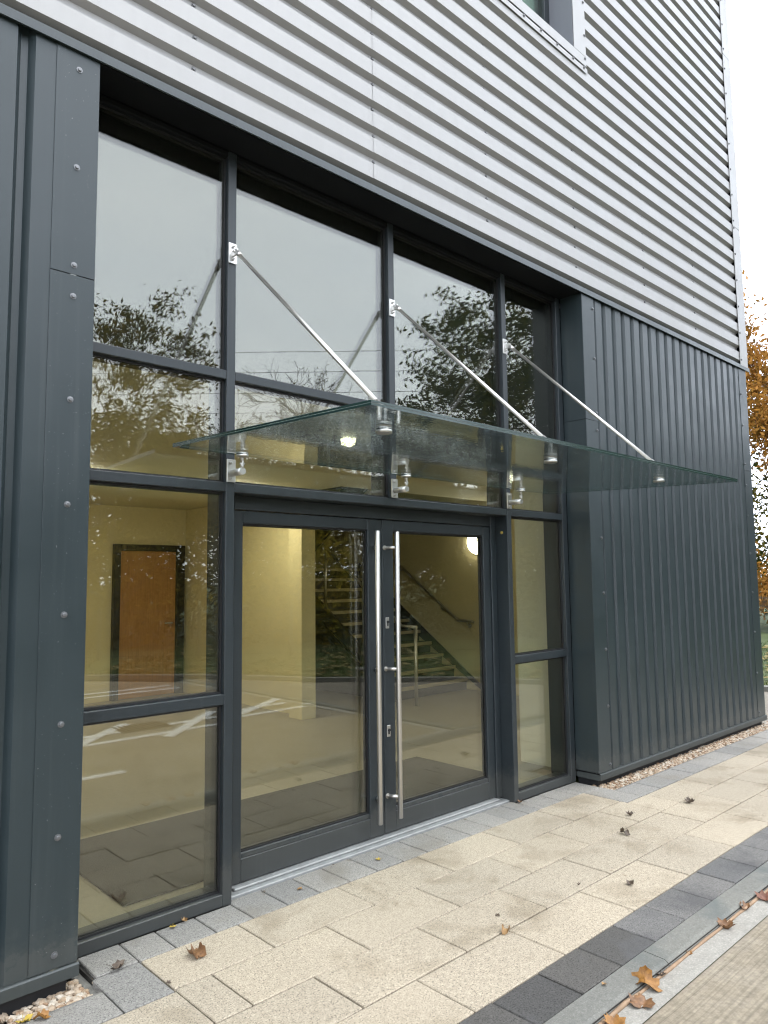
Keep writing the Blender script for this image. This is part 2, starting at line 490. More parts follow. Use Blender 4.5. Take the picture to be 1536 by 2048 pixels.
M['lf_olive'] = leafmat('olive_ash_leaves', [(0.04, 0.042, 0.010), (0.10, 0.088, 0.018), (0.22, 0.16, 0.03)])
M['lf_green'] = leafmat('dark_green_leaves', [(0.018, 0.030, 0.008), (0.045, 0.06, 0.014), (0.11, 0.10, 0.02)])
M['lf_yellow'] = leafmat('yellow_green_leaves', [(0.07, 0.08, 0.012), (0.19, 0.16, 0.025), (0.34, 0.24, 0.03)])
M['lf_orange'] = leafmat('orange_autumn_leaves', [(0.12, 0.075, 0.018), (0.30, 0.145, 0.03), (0.44, 0.22, 0.06)])
M['lf_dark'] = leafmat('evergreen_leaves', [(0.015, 0.025, 0.006), (0.04, 0.05, 0.012), (0.16, 0.12, 0.02)])
M['lf_hedge'] = leafmat('dark_olive_hedge_leaves', [(0.018, 0.018, 0.006), (0.045, 0.04, 0.01), (0.11, 0.085, 0.018)])  # the hedge's own dark olive leaf tones
M['grass_bl'] = leafmat('grass_blades', [(0.02, 0.04, 0.006), (0.045, 0.08, 0.011), (0.09, 0.10, 0.02)])
M['litter'] = leafmat('pale_fallen_leaves', [(0.16, 0.11, 0.04), (0.26, 0.21, 0.10), (0.34, 0.30, 0.16)])

# pebbles
def pebble_mat():
    m, t, b, o = nmat('gravel_pebbles')
    g = N(t, 'ShaderNodeNewGeometry')
    r = ramp(t, [(0.0, (0.231, 0.136, 0.0748)), (0.35, (0.374, 0.272, 0.177)), (0.7, (0.449, 0.354, 0.258)), (1.0, (0.49, 0.435, 0.354))])
    t.links.new(g.outputs['Random Per Island'], r.inputs['Fac'])
    n = N(t, 'ShaderNodeTexNoise', i_Scale=90.0, i_Detail=4.0)
    t.links.new(g.outputs['Position'], n.inputs['Vector'])
    r2 = ramp(t, [(0.3, 0.75), (0.7, 1.1)]); t.links.new(n.outputs['Fac'], r2.inputs['Fac'])
    t.links.new(mixrgb(t, 1.0, r.outputs['Color'], r2.outputs['Color'], 'MULTIPLY'), b.inputs['Base Color'])
    b.inputs['Roughness'].default_value = 0.75
    return m
M['pebble'] = pebble_mat()


def road_mat():
    m, t, b, o = nmat('brushed_concrete_road')
    pos = N(t, 'ShaderNodeNewGeometry').outputs['Position']
    mp = N(t, 'ShaderNodeMapping'); mp.inputs['Rotation'].default_value = (0, 0, R(21)); mp.inputs['Scale'].default_value = (1.0, 75, 1)
    t.links.new(pos, mp.inputs['Vector'])
    sx = N(t, 'ShaderNodeSeparateXYZ'); t.links.new(mp.outputs['Vector'], sx.inputs[0])
    wv = N(t, 'ShaderNodeTexNoise', i_Scale=1.6, i_Detail=2.0); t.links.new(pos, wv.inputs['Vector'])
    wa = N(t, 'ShaderNodeMath', operation='MULTIPLY_ADD'); t.links.new(wv.outputs['Fac'], wa.inputs[0]); wa.inputs[1].default_value = 3.0; t.links.new(sx.outputs['Y'], wa.inputs[2])
    w = N(t, 'ShaderNodeTexNoise', noise_dimensions='1D', i_Scale=1.0, i_Detail=3.0, i_Roughness=0.6)
    t.links.new(wa.outputs[0], w.inputs['W'])
    rw = ramp(t, [(0.3, 0.74), (0.52, 1.0), (0.75, 1.1)])
    t.links.new(w.outputs['Fac'], rw.inputs['Fac'])
    n = N(t, 'ShaderNodeTexNoise', i_Scale=2.0, i_Detail=7.0, i_Roughness=0.7)
    t.links.new(pos, n.inputs['Vector'])
    rn = ramp(t, [(0.3, (0.17, 0.139, 0.0952)), (0.5, (0.252, 0.211, 0.15)), (0.72, (0.299, 0.258, 0.197))])
    t.links.new(n.outputs['Fac'], rn.inputs['Fac'])
    g = N(t, 'ShaderNodeTexNoise', i_Scale=45.0, i_Detail=3.0, i_Roughness=0.7)
    t.links.new(pos, g.inputs['Vector'])
    rg = ramp(t, [(0.3, 0.72), (0.7, 1.15)]); t.links.new(g.outputs['Fac'], rg.inputs['Fac'])
    c = mixrgb(t, 1.0, rn.outputs['Color'], rw.outputs['Color'], 'MULTIPLY')
    c = mixrgb(t, 1.0, c, rg.outputs['Color'], 'MULTIPLY')
    t.links.new(c, b.inputs['Base Color'])
    b.inputs['Roughness'].default_value = 0.85
    bp = N(t, 'ShaderNodeBump', i_Strength=0.5, i_Distance=0.003)
    t.links.new(w.outputs['Fac'], bp.inputs['Height']); t.links.new(bp.outputs['Normal'], b.inputs['Normal'])
    return m
M['road'] = road_mat()


def soil_mat():
    m, t, b, o = nmat('grass_verge_ground')
    pos = N(t, 'ShaderNodeNewGeometry').outputs['Position']
    n = N(t, 'ShaderNodeTexNoise', i_Scale=1.3, i_Detail=8.0, i_Roughness=0.75)
    t.links.new(pos, n.inputs['Vector'])
    r = ramp(t, [(0.3, (0.022, 0.036, 0.007)), (0.5, (0.045, 0.068, 0.012)), (0.68, (0.08, 0.08, 0.02)), (0.8, (0.10, 0.075, 0.035))])
    t.links.new(n.outputs['Fac'], r.inputs['Fac'])
    g = N(t, 'ShaderNodeTexNoise', i_Scale=40.0, i_Detail=4.0, i_Roughness=0.8)
    t.links.new(pos, g.inputs['Vector'])
    rg = ramp(t, [(0.3, 0.5), (0.7, 1.35)]); t.links.new(g.outputs['Fac'], rg.inputs['Fac'])
    t.links.new(mixrgb(t, 1.0, r.outputs['Color'], rg.outputs['Color'], 'MULTIPLY'), b.inputs['Base Color'])
    b.inputs['Roughness'].default_value = 0.95
    return m
M['soil'] = soil_mat()

# ------------------------------------------------------------------ dimensions (metres; facade along X, street side is -Y, z = 0 pavement)
M1L, M1R, M2L, M2R, M3L, M3R, M4L, M4R = 0.0, 0.052, 1.203, 1.255, 2.406, 2.458, 3.150, 3.216
LC, RC, EC, EL = -0.797, 3.218, 6.692, 6.474
TL0, TL1, TM0, TM1, TU0, TU1, HD0 = 0.984, 1.037, 2.080, 2.129, 2.683, 2.731, 3.925
DC = -0.205                              # face of the dark cladding
ROAD = -0.030
XW = -7.0                                # west end of what is built
BACK = 11.0
TOP = 9.8

# ================================================================== GROUND
def poly_sheet(name, pts, z, mat, parent=None, **kw):
    mb = MB(); mb.add([(x, y, z) for x, y in pts], [tuple(range(len(pts)))])
    return mb.build(name, mat, parent, **kw)

gmb = MB(); gmb.add([(-600, -600, -0.06), (600, -600, -0.06), (600, 600, -0.06), (-600, 600, -0.06)], [(0, 1, 2, 3)])
gmb.build('ground', M['soil'], kind='structure')

KX = 4.15                                # where the kerb turns away from the facade
verge = [(-14, -17.5), (3.0, -9.3), (4.4, -8.0), (5.4, -5.9), (7.1, -4.15), (8.6, -1.5), (9.1, 0.6), (9.4, 14)]
poly_sheet('road', [(-60, -1.905), (KX, -1.905), (KX, -7.9), (3.0, -9.25), (-14, -17.5), (-60, -40)], ROAD, M['road'], kind='structure')
poly_sheet('footway', [(KX + 0.12, -1.795), (KX + 0.12, -8.2), (4.4, -8.0), (5.4, -5.9), (7.1, -4.15), (8.6, -1.5), (9.1, 0.6), (9.4, 14), (EC, 14), (EC, -1.795)], -0.008, M['footw'], kind='structure')

pavement = MB()
pavement.box(XW - 3, 9.0, -1.79, -0.345, -0.12, -0.014)
pavement.box(-0.73, 3.185, -0.3449, 0.18, -0.12, -0.014)
pavement.box(XW, -0.7305, -0.3449, 0.0, -0.12, -0.058); pavement.box(3.1855, 9.0, -0.3449, 0.0, -0.12, -0.05)
pavement = pavement.build('pavement', M['bed'], kind='structure')

slab_cache = {}
def slab(name, key, mat, x0, x1, y0, y1, top=0.0, gap=0.0075):
    w = round(x1 - x0 - gap, 4); dpt = round(y1 - y0 - gap, 4)
    k = (key, w, dpt)
    if k not in slab_cache:
        slab_cache[k] = MB().bbox(-w / 2, w / 2, -dpt / 2, dpt / 2, -0.05, 0.0, 0.0035).mesh(name, mat)
    dz = rnd.uniform(-0.0018, 0.0018)
    return inst(name, slab_cache[k], ((x0 + x1) / 2, (y0 + y1) / 2, top + dz), pavement, (rnd.uniform(-.0016, .0016), rnd.uniform(-.0016, .0016), rnd.uniform(-.002, .002)))

Y1, Y2, Y3, Y4, Y5, Y6, Y7, Y8 = -0.216, -0.522, -0.835, -1.146, -1.458, -1.675, -1.795, -1.905
P = 0.602
def row(y0, y1, off, xa, xb, name='paving_slab', key='b', mat=None, p=P):
    k = math.floor((xa - off) / p)
    while off + k * p < xb:
        a = max(off + k * p, xa); b = min(off + (k + 1) * p, xb)
        if b - a > 0.03: slab(name, key, mat or M['beige'], a, b, y0, y1)
        k += 1
LX, RX = -0.533, 2.965
XE = 8.5
row(Y2, Y1, -0.050, LX, RX)
row(Y3, Y2, -0.367, LX, RX)
row(Y3, -0.540, -0.367, XW, LX); row(Y3, -0.570, 0.233, RX, XE)
row(Y4, Y3, -0.080, XW, XE)
row(Y5, Y4, 0.200, XW, XE)
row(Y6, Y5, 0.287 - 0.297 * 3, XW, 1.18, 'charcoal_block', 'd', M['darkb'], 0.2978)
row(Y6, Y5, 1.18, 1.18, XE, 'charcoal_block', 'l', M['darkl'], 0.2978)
# grey header course under the glazing, stepping out round the cladding
GP = 0.2028
row(Y1, -0.004, 0.043, LX - 0.0, M1R - 0.009, 'grey_block', 'g', M['greyb'], GP)
row(Y1, 0.040, 0.043, 0.043, 2.41, 'grey_block', 'g', M['greyb'], GP)
row(Y1, -0.004, 0.043, 2.41, RX, 'grey_block', 'g', M['greyb'], GP)
slab('grey_block', 'g', M['greyb'], -0.722, LX, Y1, -0.004)
slab('grey_block', 'g', M['greyb'], -0.742, LX, -0.535, Y1)
row(-0.535, -0.335, -0.742 - 0.297 * 30, XW, -0.742, 'grey_block', 'g', M['greyb'], 0.297)
slab('grey_block', 'g', M['greyb'], RX, 3.19, -0.23, -0.004)
slab('grey_block', 'g', M['greyb'], RX, 3.19, -0.567, -0.23)
row(-0.567, -0.352, 3.19, 3.19, XE, 'grey_block', 'g', M['greyb'], 0.297)
# kerb stones with a rounded arris, gutter strip, sealant bead
def kerb_mesh(w):
    prof = [(Y7 + 0.003, -0.12), (Y7 + 0.003, ROAD + 0.006), (Y7 + 0.008, -0.013), (Y7 + 0.022, -0.004), (Y6 - 0.003, -0.001), (Y6 - 0.003, -0.12)]
    mb = MB(); V = []
    for x in (-w / 2, w / 2): V += [(x, y, z) for y, z in prof]
    n = len(prof); F = [tuple(range(n)), tuple(reversed(range(n, 2 * n)))]
    F += [(i, i + n, (i + 1) % n + n, (i + 1) % n) for i in range(n)]
    mb.add(V, F); mb._fix = True
    return mb.mesh('kerb_stone', M['kerb'])
km = kerb_mesh(0.900)
for k in range(-9, 4):
    xa = 1.063 + 0.905 * k
    inst('kerb_stone', km, (xa + 0.4525, 0, rnd.uniform(-.002, .001)), pavement)
kt = MB(); kt.bbox(KX, KX + 0.125, -8.1, Y7, -0.12, -0.004, 0.012)
kt.build('kerb_stone', M['kerb'], pavement)
gut = MB()
gut.add([(XW - 3, Y8, ROAD + 0.004), (KX - 0.11, Y8, ROAD + 0.004), (KX - 0.11, Y7, ROAD + 0.004), (XW - 3, Y7, ROAD + 0.004)], [(0, 1, 2, 3)])
gut.add([(KX - 0.11, -8.0, ROAD + 0.004), (KX, -8.0, ROAD + 0.004), (KX, Y7, ROAD + 0.004), (KX - 0.11, Y7, ROAD + 0.004)], [(0, 1, 2, 3)])
gut.build('gutter', M['gutter'], kind='structure')
sb = MB()
pts = [(XW + i * 0.12, Y7 - 0.007 + rnd.uniform(-.0025, .0025), ROAD + 0.006 + rnd.uniform(-.002, .002)) for i in range(93)]
sb.tube(pts, [0.0085 + rnd.uniform(-.002, .003) for _ in pts], 5)
sb.build('joint_sealant', M['sealant'], pavement)
# concrete haunch beside the gravel strips
hb = MB()
hb.bbox(XW, -0.73, -0.340, -0.305, -0.1, -0.012, 0.006); hb.bbox(-0.768, -0.728, -0.30, -0.0, -0.1, -0.03, 0.006)
hb.bbox(3.18, XE, -0.352, -0.322, -0.1, -0.010, 0.006)
hb.build('mortar_haunch', M['mortar'], pavement)

# gravel
def gravel(name, x0, x1, y0, y1, z, n, smin, smax, seed, label):
    rr = random.Random(seed)
    base = bmesh.new(); bmesh.ops.create_icosphere(base, subdivisions=1, radius=1.0)
    bv = np.array([v.co[:] for v in base.verts]); bf = np.array([[v.index for v in f.verts] for f in base.faces]); base.free()
    Vs = []; Fs = []
    for i in range(n):
        s = rr.uniform(smin, smax)
        q = bv * np.array([s * rr.uniform(.8, 1.4), s * rr.uniform(.7, 1.1), s * rr.uniform(.5, .8)])
        q = q * (1 + np.array([[rr.uniform(-.16, .16)] for _ in range(len(bv))]))
        a = rr.uniform(0, 6.28); c_, s_ = math.cos(a), math.sin(a)
        b_ = rr.uniform(-.5, .5); cb, sbb = math.cos(b_), math.sin(b_)
        q = q @ np.array([[c_, s_, 0], [-s_, c_, 0], [0, 0, 1]]) @ np.array([[1, 0, 0], [0, cb, sbb], [0, -sbb, cb]])
        q += np.array([rr.uniform(x0, x1), rr.uniform(y0, y1), z + rr.uniform(-.01, .012)])
        Fs.append(bf + len(Vs) * len(bv)); Vs.append(q)
    V = np.concatenate(Vs); F = np.concatenate(Fs)
    me = bpy.data.meshes.new(name); me.from_pydata(V.tolist(), [], F.tolist()); me.materials.append(M['pebble'])
    o = bpy.data.objects.new(name, me); link(o)
    return tag(o, label, 'gravel', kind='stuff')
gravel('gravel', 3.19, 8.4, -0.325, -0.14, -0.024, 6500, 0.008, 0.016, 3, 'tan pea gravel in the drip strip along the ribbed right wall')
gravel('gravel', -2.4, -0.77, -0.31, -0.12, -0.036, 1700, 0.009, 0.020, 4, 'tan pea gravel under the wall corner at lower left')

# ================================================================== BUILDING SHELL
bld = empty('commercial_building', (1.5, 1.0, 0), 'two-tone commercial building, silver ribbed cladding over anthracite ribbed wall', 'building')

def prof_list(a, b, pitch, crest, slope, depth, phase):
    """(position, depth) polyline of a trapezoidal sheet between a and b; crest begins at phase + k*pitch"""
    out = []
    k = math.floor((a - phase) / pitch) - 1
    while phase + k * pitch < b:
        s = phase + k * pitch
        for q, d in ((s, 0), (s + crest, 0), (s + crest + slope, depth), (s + pitch - slope, depth)): out.append((q, d))
        k += 1
    res = []
    for (p0, d0), (p1, d1) in zip(out, out[1:]):
        for e in (a, b):
            if p0 < e < p1: res.append((e, d0 + (d1 - d0) * (e - p0) / (p1 - p0)))
        if a <= p1 <= b: res.append((p1, d1))
    res.sort()
    return res

SY = -0.212                               # crest face of the silver sheets
PITCH, CREST, SLOPE, DEP = 0.1681, 0.0932, 0.0184, 0.0365
VAL0 = 4.183                              # height of the lowest visible valley screw
CR0 = VAL0 - 0.019 - SLOPE - CREST       # crest start so valley centre sits at VAL0  (crest, slope, valley, slope going up)
def silver_sheet(x0, x1, z0, z1, parent, lift=0.0):
    pr = prof_list(z0, z1, PITCH, CREST, SLOPE, DEP, CR0)
    mb = MB(); n = len(pr)
    V = [(x0, SY + d - lift, z) for z, d in pr] + [(x1, SY + d - lift, z) for z, d in pr]
    mb.add(V, [(i, i + n, i + n + 1, i + 1) for i in range(n - 1)])
    mb.add([(x, y + 0.001, z) for x, y, z in V], [(i + 1, i + n + 1, i + n, i) for i in range(n - 1)])
    return mb.build('silver_cladding_sheet', M['silver'], parent)
WX0, WX1, WZ0 = 1.28, 3.221, 6.116         # upstairs window opening
s1 = silver_sheet(XW, 0.903, 3.99, TOP, bld)
s2 = silver_sheet(0.883, 6.56, 3.99, 6.02, bld, 0.002)
s3 = silver_sheet(0.883, WX0 - 0.1, 6.02, TOP, bld, 0.002)
s4 = silver_sheet(3.34, 6.56, 6.02, TOP, bld, 0.002)
s5 = silver_sheet(WX0 - 0.1, 3.34, 8.05, TOP, bld, 0.002)
# screws (shared mesh, each one a sub-part)
def screw_mesh(name, r, mat):
    mb = MB()
    prof = [(r * 1.0, 0.0), (r * 1.0, -0.0025), (r * 0.62, -0.003), (r * 0.60, -0.0085), (r * 0.45, -0.0095)]
    n = 8; V = []; F = []
    for rr, y in prof:
        for k in range(n):
            a = 2 * math.pi * k / n; V.append((rr * math.cos(a), y, rr * math.sin(a)))
    for i in range(len(prof) - 1):
        for k in range(n): F.append((i * n + k, i * n + (k + 1) % n, (i + 1) * n + (k + 1) % n, (i + 1) * n + k))
    F.append(tuple((len(prof) - 1) * n + k for k in range(n)))
    mb.add(V, F); mb._fix = True
    return mb.mesh(name, mat)
SC = screw_mesh('screw', 0.0140, M['screw'])
SCD = screw_mesh('screw', 0.0140, M['screw_d'])
for xs, sheet in ((-0.317, s1), (0.912, s2), (2.033, s2), (3.200, s2), (4.385, s2), (5.475, s2)):
    for k in range(31):
        z = VAL0 + k * PITCH
        if z > 8.9: break
        par = sheet
        if sheet is s2 and z > 6.02:
            if WX0 - 0.1 < xs < 3.34: continue
            par = s3 if xs < 1 else s4
        inst('screw', SC, (xs + rnd.uniform(-.006, .006), SY + DEP - 0.001, z + rnd.uniform(-.005, .005)), par)
# silver end flashing at the east corner
z_prev = 3.99
for zt in (5.64, 7.76, TOP):
    fl = MB()
    fl.bbox(6.525, 6.735, SY - 0.012, SY - 0.006, z_prev + 0.002, zt - 0.002, 0.0015)
    fl.bbox(6.729, 6.735, SY - 0.0055, 0.25, z_prev + 0.002, zt - 0.002, 0.0015)
    fl = fl.build('silver_corner_flashing', M['silver'], bld)
    z = z_prev + 0.07
    while z < min(zt, 8.9):
        inst('screw', SC, (6.551, SY - 0.012, z), fl); z += 0.312
    z_prev = zt
# drip flashing between silver and dark, soffit over the recess
df = MB()
DXE = 6.775
dpro = [(-0.180, 4.022), (-0.223, 4.001), (-0.225, 3.955), (-0.217, 3.953), (-0.217, 3.988), (-0.120, 3.990)]
df.add([(x, y, z) for y, z in dpro for x in (XW, DXE)], [(2 * i, 2 * i + 1, 2 * i + 3, 2 * i + 2) for i in range(5)])
df.add([(DXE, y, z) for y, z in dpro], [tuple(range(6))])
df._fix = True
df.build('drip_flashing', M['anthra'], bld)
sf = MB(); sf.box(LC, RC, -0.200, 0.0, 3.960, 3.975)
sf.build('soffit', M['soffit'], bld)

# dark ribbed cladding
DP, DCR, DSL, DD = 0.1641, 0.094, 0.010, 0.020
def dark_wall(x0, x1, phase, parent, z0=0.088, z1=3.987, DCR=DCR, DSL=DSL, DD=DD):
    pr = prof_list(x0, x1, DP, DCR, DSL, DD, phase); n = len(pr); mb = MB()
    V = [(x, DC + d, z0) for x, d in pr] + [(x, DC + d, z1) for x, d in pr]
    mb.add(V, [(i, i + 1, i + n + 1, i + n) for i in range(n - 1)])
    mb.add([(x, y + 0.0012, z) for x, y, z in V], [(i + n, i + n + 1, i + 1, i) for i in range(n - 1)])
    # closed foot of the ribs
    for i in range(n - 1):
        if pr[i][1] < 1e-6 and pr[i + 1][1] < 1e-6:
            a, b = pr[i][0], pr[i + 1][0]
            mb.add([(a, DC, z0), (b, DC, z0), (b + DSL, DC + DD, z0), (a - DSL, DC + DD, z0)], [(3, 2, 1, 0)])
    return mb.build('anthracite_ribbed_sheet', M['anthra'], parent)
dwr = dark_wall(3.383, 6.504, 3.436, bld)
dwl = dark_wall(XW, -0.964, -1.0715, bld, DCR=0.0912, DSL=0.022, DD=0.032)
# corner flashings: front leg + return leg, screws
def corner_flash(xa, xb, xr, zs, screws_x, screws_z, mat):
    """front strip xa..xb, return into the recess at xr"""
    for z0, z1 in zs:
        mb = MB()
        mb.bbox(xa, xb, DC - 0.004, DC - 0.001, z0 + 0.0015, z1 - 0.0015, 0.001)
        if xr is not None:
            s = 1 if xr == xa else -1
            a, b = sorted((xr, xr + s * 0.004))
            mb.bbox(a, b, DC - 0.0005, 0.0 - 0.001, z0 + 0.0015, z1 - 0.0015, 0.001)
        o = mb.build('corner_flashing', mat, bld)
        for z in screws_z:
            if z0 < z < z1: inst('screw', SCD, (screws_x, DC - 0.004, z), o)
corner_flash(-0.986, LC, LC, [(0.088, 2.936), (2.936, 3.987)], -0.8885, (0.142, 0.592, 1.037, 1.48, 1.939, 2.387, 2.84, 2.978, 3.422, 3.876), M['anthra_s'])
corner_flash(RC, 3.403, RC, [(0.088, 2.9), (2.9, 3.987)], 3.383, (0.135, 0.589, 1.036, 1.487, 1.933, 2.4, 2.823, 2.97, 3.434, 3.86), M['anthra'])
corner_flash(EL + 0.01, EC, None, [(0.088, 2.79), (2.79, 3.987)], EL + 0.045, (0.14, 0.56, 1.0, 1.43, 1.86, 2.28, 2.62, 2.86, 3.3, 3.66), M['anthra'])
er = MB(); er.bbox(EC - 0.004, EC, DC - 0.0005, BACK, 0.088, 3.987, 0.001); er.build('side_wall_sheet', M['anthra'], bld)
er = MB(); er.bbox(6.70, 6.728, 0.26, BACK, 3.99, TOP, 0.001); er.build('side_wall_sheet', M['silver'], bld)
gl_ = MB(); gl_.box(EL - 0.022, EL + 0.012, DC + 0.004, DC + 0.012, 0.09, 3.987); gl_.build('shadow_gap', M['gasket'], bld)
# base flashing
def base_flash(xa, xb, name='base_flashing'):
    mb = MB()
    mb.add([(xa, DC - 0.014, 0.036), (xb, DC - 0.014, 0.036), (xb, DC - 0.014, 0.080), (xa, DC - 0.014, 0.080), (xb, DC - 0.010, 0.086), (xa, DC - 0.010, 0.086), (xb, DC + 0.03, 0.089), (xa, DC + 0.03, 0.089), (xb, DC - 0.006, 0.036), (xa, DC - 0.006, 0.036)],
           [(0, 1, 2, 3), (3, 2, 4, 5), (5, 4, 6, 7), (1, 0, 9, 8)])
    mb.add([(xa, DC - 0.014, 0.036), (xa, DC - 0.014, 0.080), (xa, DC + 0.2, 0.080), (xa, DC + 0.2, 0.036)], [(0, 1, 2, 3)])
    mb.add([(xb, DC - 0.014, 0.036), (xb, DC - 0.014, 0.080), (xb, DC + 0.2, 0.080), (xb, DC + 0.2, 0.036)], [(3, 2, 1, 0)])
    return mb.build(name, M['anthra'], bld)
base_flash(XW, LC + 0.004); base_flash(RC - 0.002, EC + 0.012)
for a_, b_ in ((XW, LC - 0.03), (RC + 0.03, EC - 0.03)): MB().box(a_, b_, DC + 0.03, 0.0, -0.1, 0.09).build('plinth', M['gasket'], bld)
# masonry behind the sheets, back and roof
co = MB()
co.box(XW, LC - 0.12, DC + 0.05, 0.10, 0.09, 3.987); co.box(3.46, EC - 0.01, DC + 0.05, 0.68, 0.09, 3.987)
co.box(XW, 6.69, -0.165, 0.1, 3.992, 6.0); co.box(XW, WX0 - 0.02, -0.165, 0.1, 6.001, TOP); co.box(3.235, 6.69, -0.165, 0.1, 6.001, TOP); co.box(WX0 - 0.019, 3.234, -0.165, 0.1, 8.0, TOP)
co.build('core_wall', M['soffit'], bld)
rf = MB(); rf.box(XW, 6.8, -0.27, BACK, TOP, TOP + 0.2); rf.box(XW, 6.69, BACK - 0.2, BACK, 0, TOP - 0.001); rf.box(XW, XW + 0.1, 0.11, BACK - 0.21, 0, TOP - 0.001)
rf.build('roof', M['silver'], bld)

# upstairs window
uw = MB()
uw.bbox(WX0 - 0.1, 3.41, SY - 0.016, SY - 0.010, 6.027, WZ0, 0.0015)
uw.bbox(WX1, 3.41, SY - 0.016, SY - 0.010, WZ0 + 0.001, 8.05, 0.0015); uw.bbox(WX0 - 0.1, WX0, SY - 0.016, SY - 0.010, WZ0 + 0.001, 8.05, 0.0015)
uw.bbox(WX0 - 0.1, 3.425, SY - 0.014, SY - 0.011, 5.968, 6.014, 0.001)
uw = uw.build('upper_window', M['silver'], bld)
for x in (1.7, 2.1, 2.5, 2.73, 2.96, 3.20, 3.37): inst('screw', SC, (x, SY - 0.014, 6.004), uw)
for z in (6.095, 6.31, 6.62, 6.93, 7.23): inst('screw', SC, (3.39, SY - 0.016, z), uw)
rv = MB(); rv.box(WX1 - 0.006, WX1 - 0.001, SY - 0.009, 0.035, WZ0 + 0.002, 8.0); rv.box(WX0, WX1 - 0.007, SY - 0.009, 0.035, WZ0 + 0.002, WZ0 + 0.006)
rv.build('window_reveal', M['reveal'], uw)
wf = MB()
wf.bbox(WX1 - 0.08, WX1 - 0.008, 0.0, 0.07, WZ0 + 0.01, 8.0, 0.003); wf.bbox(WX0, WX1 - 0.081, 0.0, 0.07, WZ0 + 0.01, WZ0 + 0.08, 0.003); wf.bbox(WX0, WX0 + 0.07, 0.0, 0.07, WZ0 + 0.081, 8.0, 0.003)
wf.build('window_frame', M['frame'], uw)
wg = MB(); wg.box(WX0 + 0.07, WX1 - 0.08, 0.03, 0.036, WZ0 + 0.08, 8.0); wg.build('glass_pane', M['pane_o'], uw)
wb = MB(); wb.box(WX0, WX1 - 0.01, 0.11, 0.12, WZ0, 8.0); wb.build('roller_blind', M['blind'], uw)

# ================================================================== CURTAIN WALL
def member(name, x0, x1, y0, y1, z0, z1, mat='frame', b=0.003, parent=None):
    return MB().bbox(x0, x1, y0, y1, z0, z1, b).build(name, M[mat], parent or bld)
FD = 0.19
JL = -0.90
for a, b_, z0 in ((JL, LC - 0.03, -0.004), (M1L, M1R, -0.004), (M2L, M2R, TM1), (M3L, M3R, -0.004), (M4L, M4R - 0.002, -0.004)):
    member('mullion', a, b_, 0.0, FD, z0, 3.959)
cols = [(LC - 0.03, M1L), (M1R, M2L), (M2R, M3L), (M3R, M4L)]
e = 0.0012
for i, (a, b_) in enumerate(cols):
    a += 0.0005; b_ -= 0.0005
    member('shaded_head_transom', a, b_, e, 0.15, HD0, 3.958, 'soffit')  # head transom in near-black, shade under the drip put into its colour
    member('transom', a, b_, e, 0.15, TU0, TU1)
    if i in (0, 3):
        member('transom', a, b_, e, 0.15, TM0, TM1)
        member('transom', a, b_, e, 0.15, TL0, TL1)
        member('transom', a, b_, e, 0.15, -0.003, 0.056)
member('transom', M1R + 0.0005, M3L - 0.0005, e, 0.15, TM0, TM1 - 0.0005)

def pane(x0, x1, z0, z1, y=0.036, parent=None, kw=None):
    mb = MB()
    mb.box(x0, x1, y, y + 0.006, z0, z1, 0); mb.box(x0, x1, y + 0.024, y + 0.030, z0, z1, 1)
    return mb.build('glass_pane', [M['pane_o'], M['pane_i']], parent or bld)
def gasket(x0, x1, z0, z1, parent, y=0.030, w=0.009):
    mb = MB()
    mb.box(x0, x0 + w, y, y + 0.005, z0, z1); mb.box(x1 - w, x1, y, y + 0.005, z0, z1)
    mb.box(x0 + w, x1 - w, y, y + 0.005, z0, z0 + w); mb.box(x0 + w, x1 - w, y, y + 0.005, z1 - w, z1)
    # spacer bar between the two sheets
    s = 0.014
    mb.box(x0, x0 + s, y + 0.0125, y + 0.0295, z0, z1); mb.box(x1 - s, x1, y + 0.0125, y + 0.0295, z0, z1)
    mb.box(x0 + s, x1 - s, y + 0.0125, y + 0.0295, z0, z0 + s); mb.box(x0 + s, x1 - s, y + 0.0125, y + 0.0295, z1 - s, z1)
    return mb.build('gasket', M['gasket'], parent)
for i, (a, b_) in enumerate(cols):
    rows = [(TM1, TU0), (TU1, HD0)]
    if i in (0, 3): rows += [(0.056, TL0), (TL1, TM0)]
    for z0, z1 in rows:
        p_ = pane(a + 0.001, b_ - 0.001, z0 + 0.001, z1 - 0.001)
        gasket(a + 0.001, b_ - 0.001, z0 + 0.001, z1 - 0.001, p_)
# opaque insulated spandrel behind the top row
sp = MB(); sp.box(JL, M4R, 0.10, 0.14, 2.735, 3.93); sp.build('spandrel_panel', M['soffit'], bld)

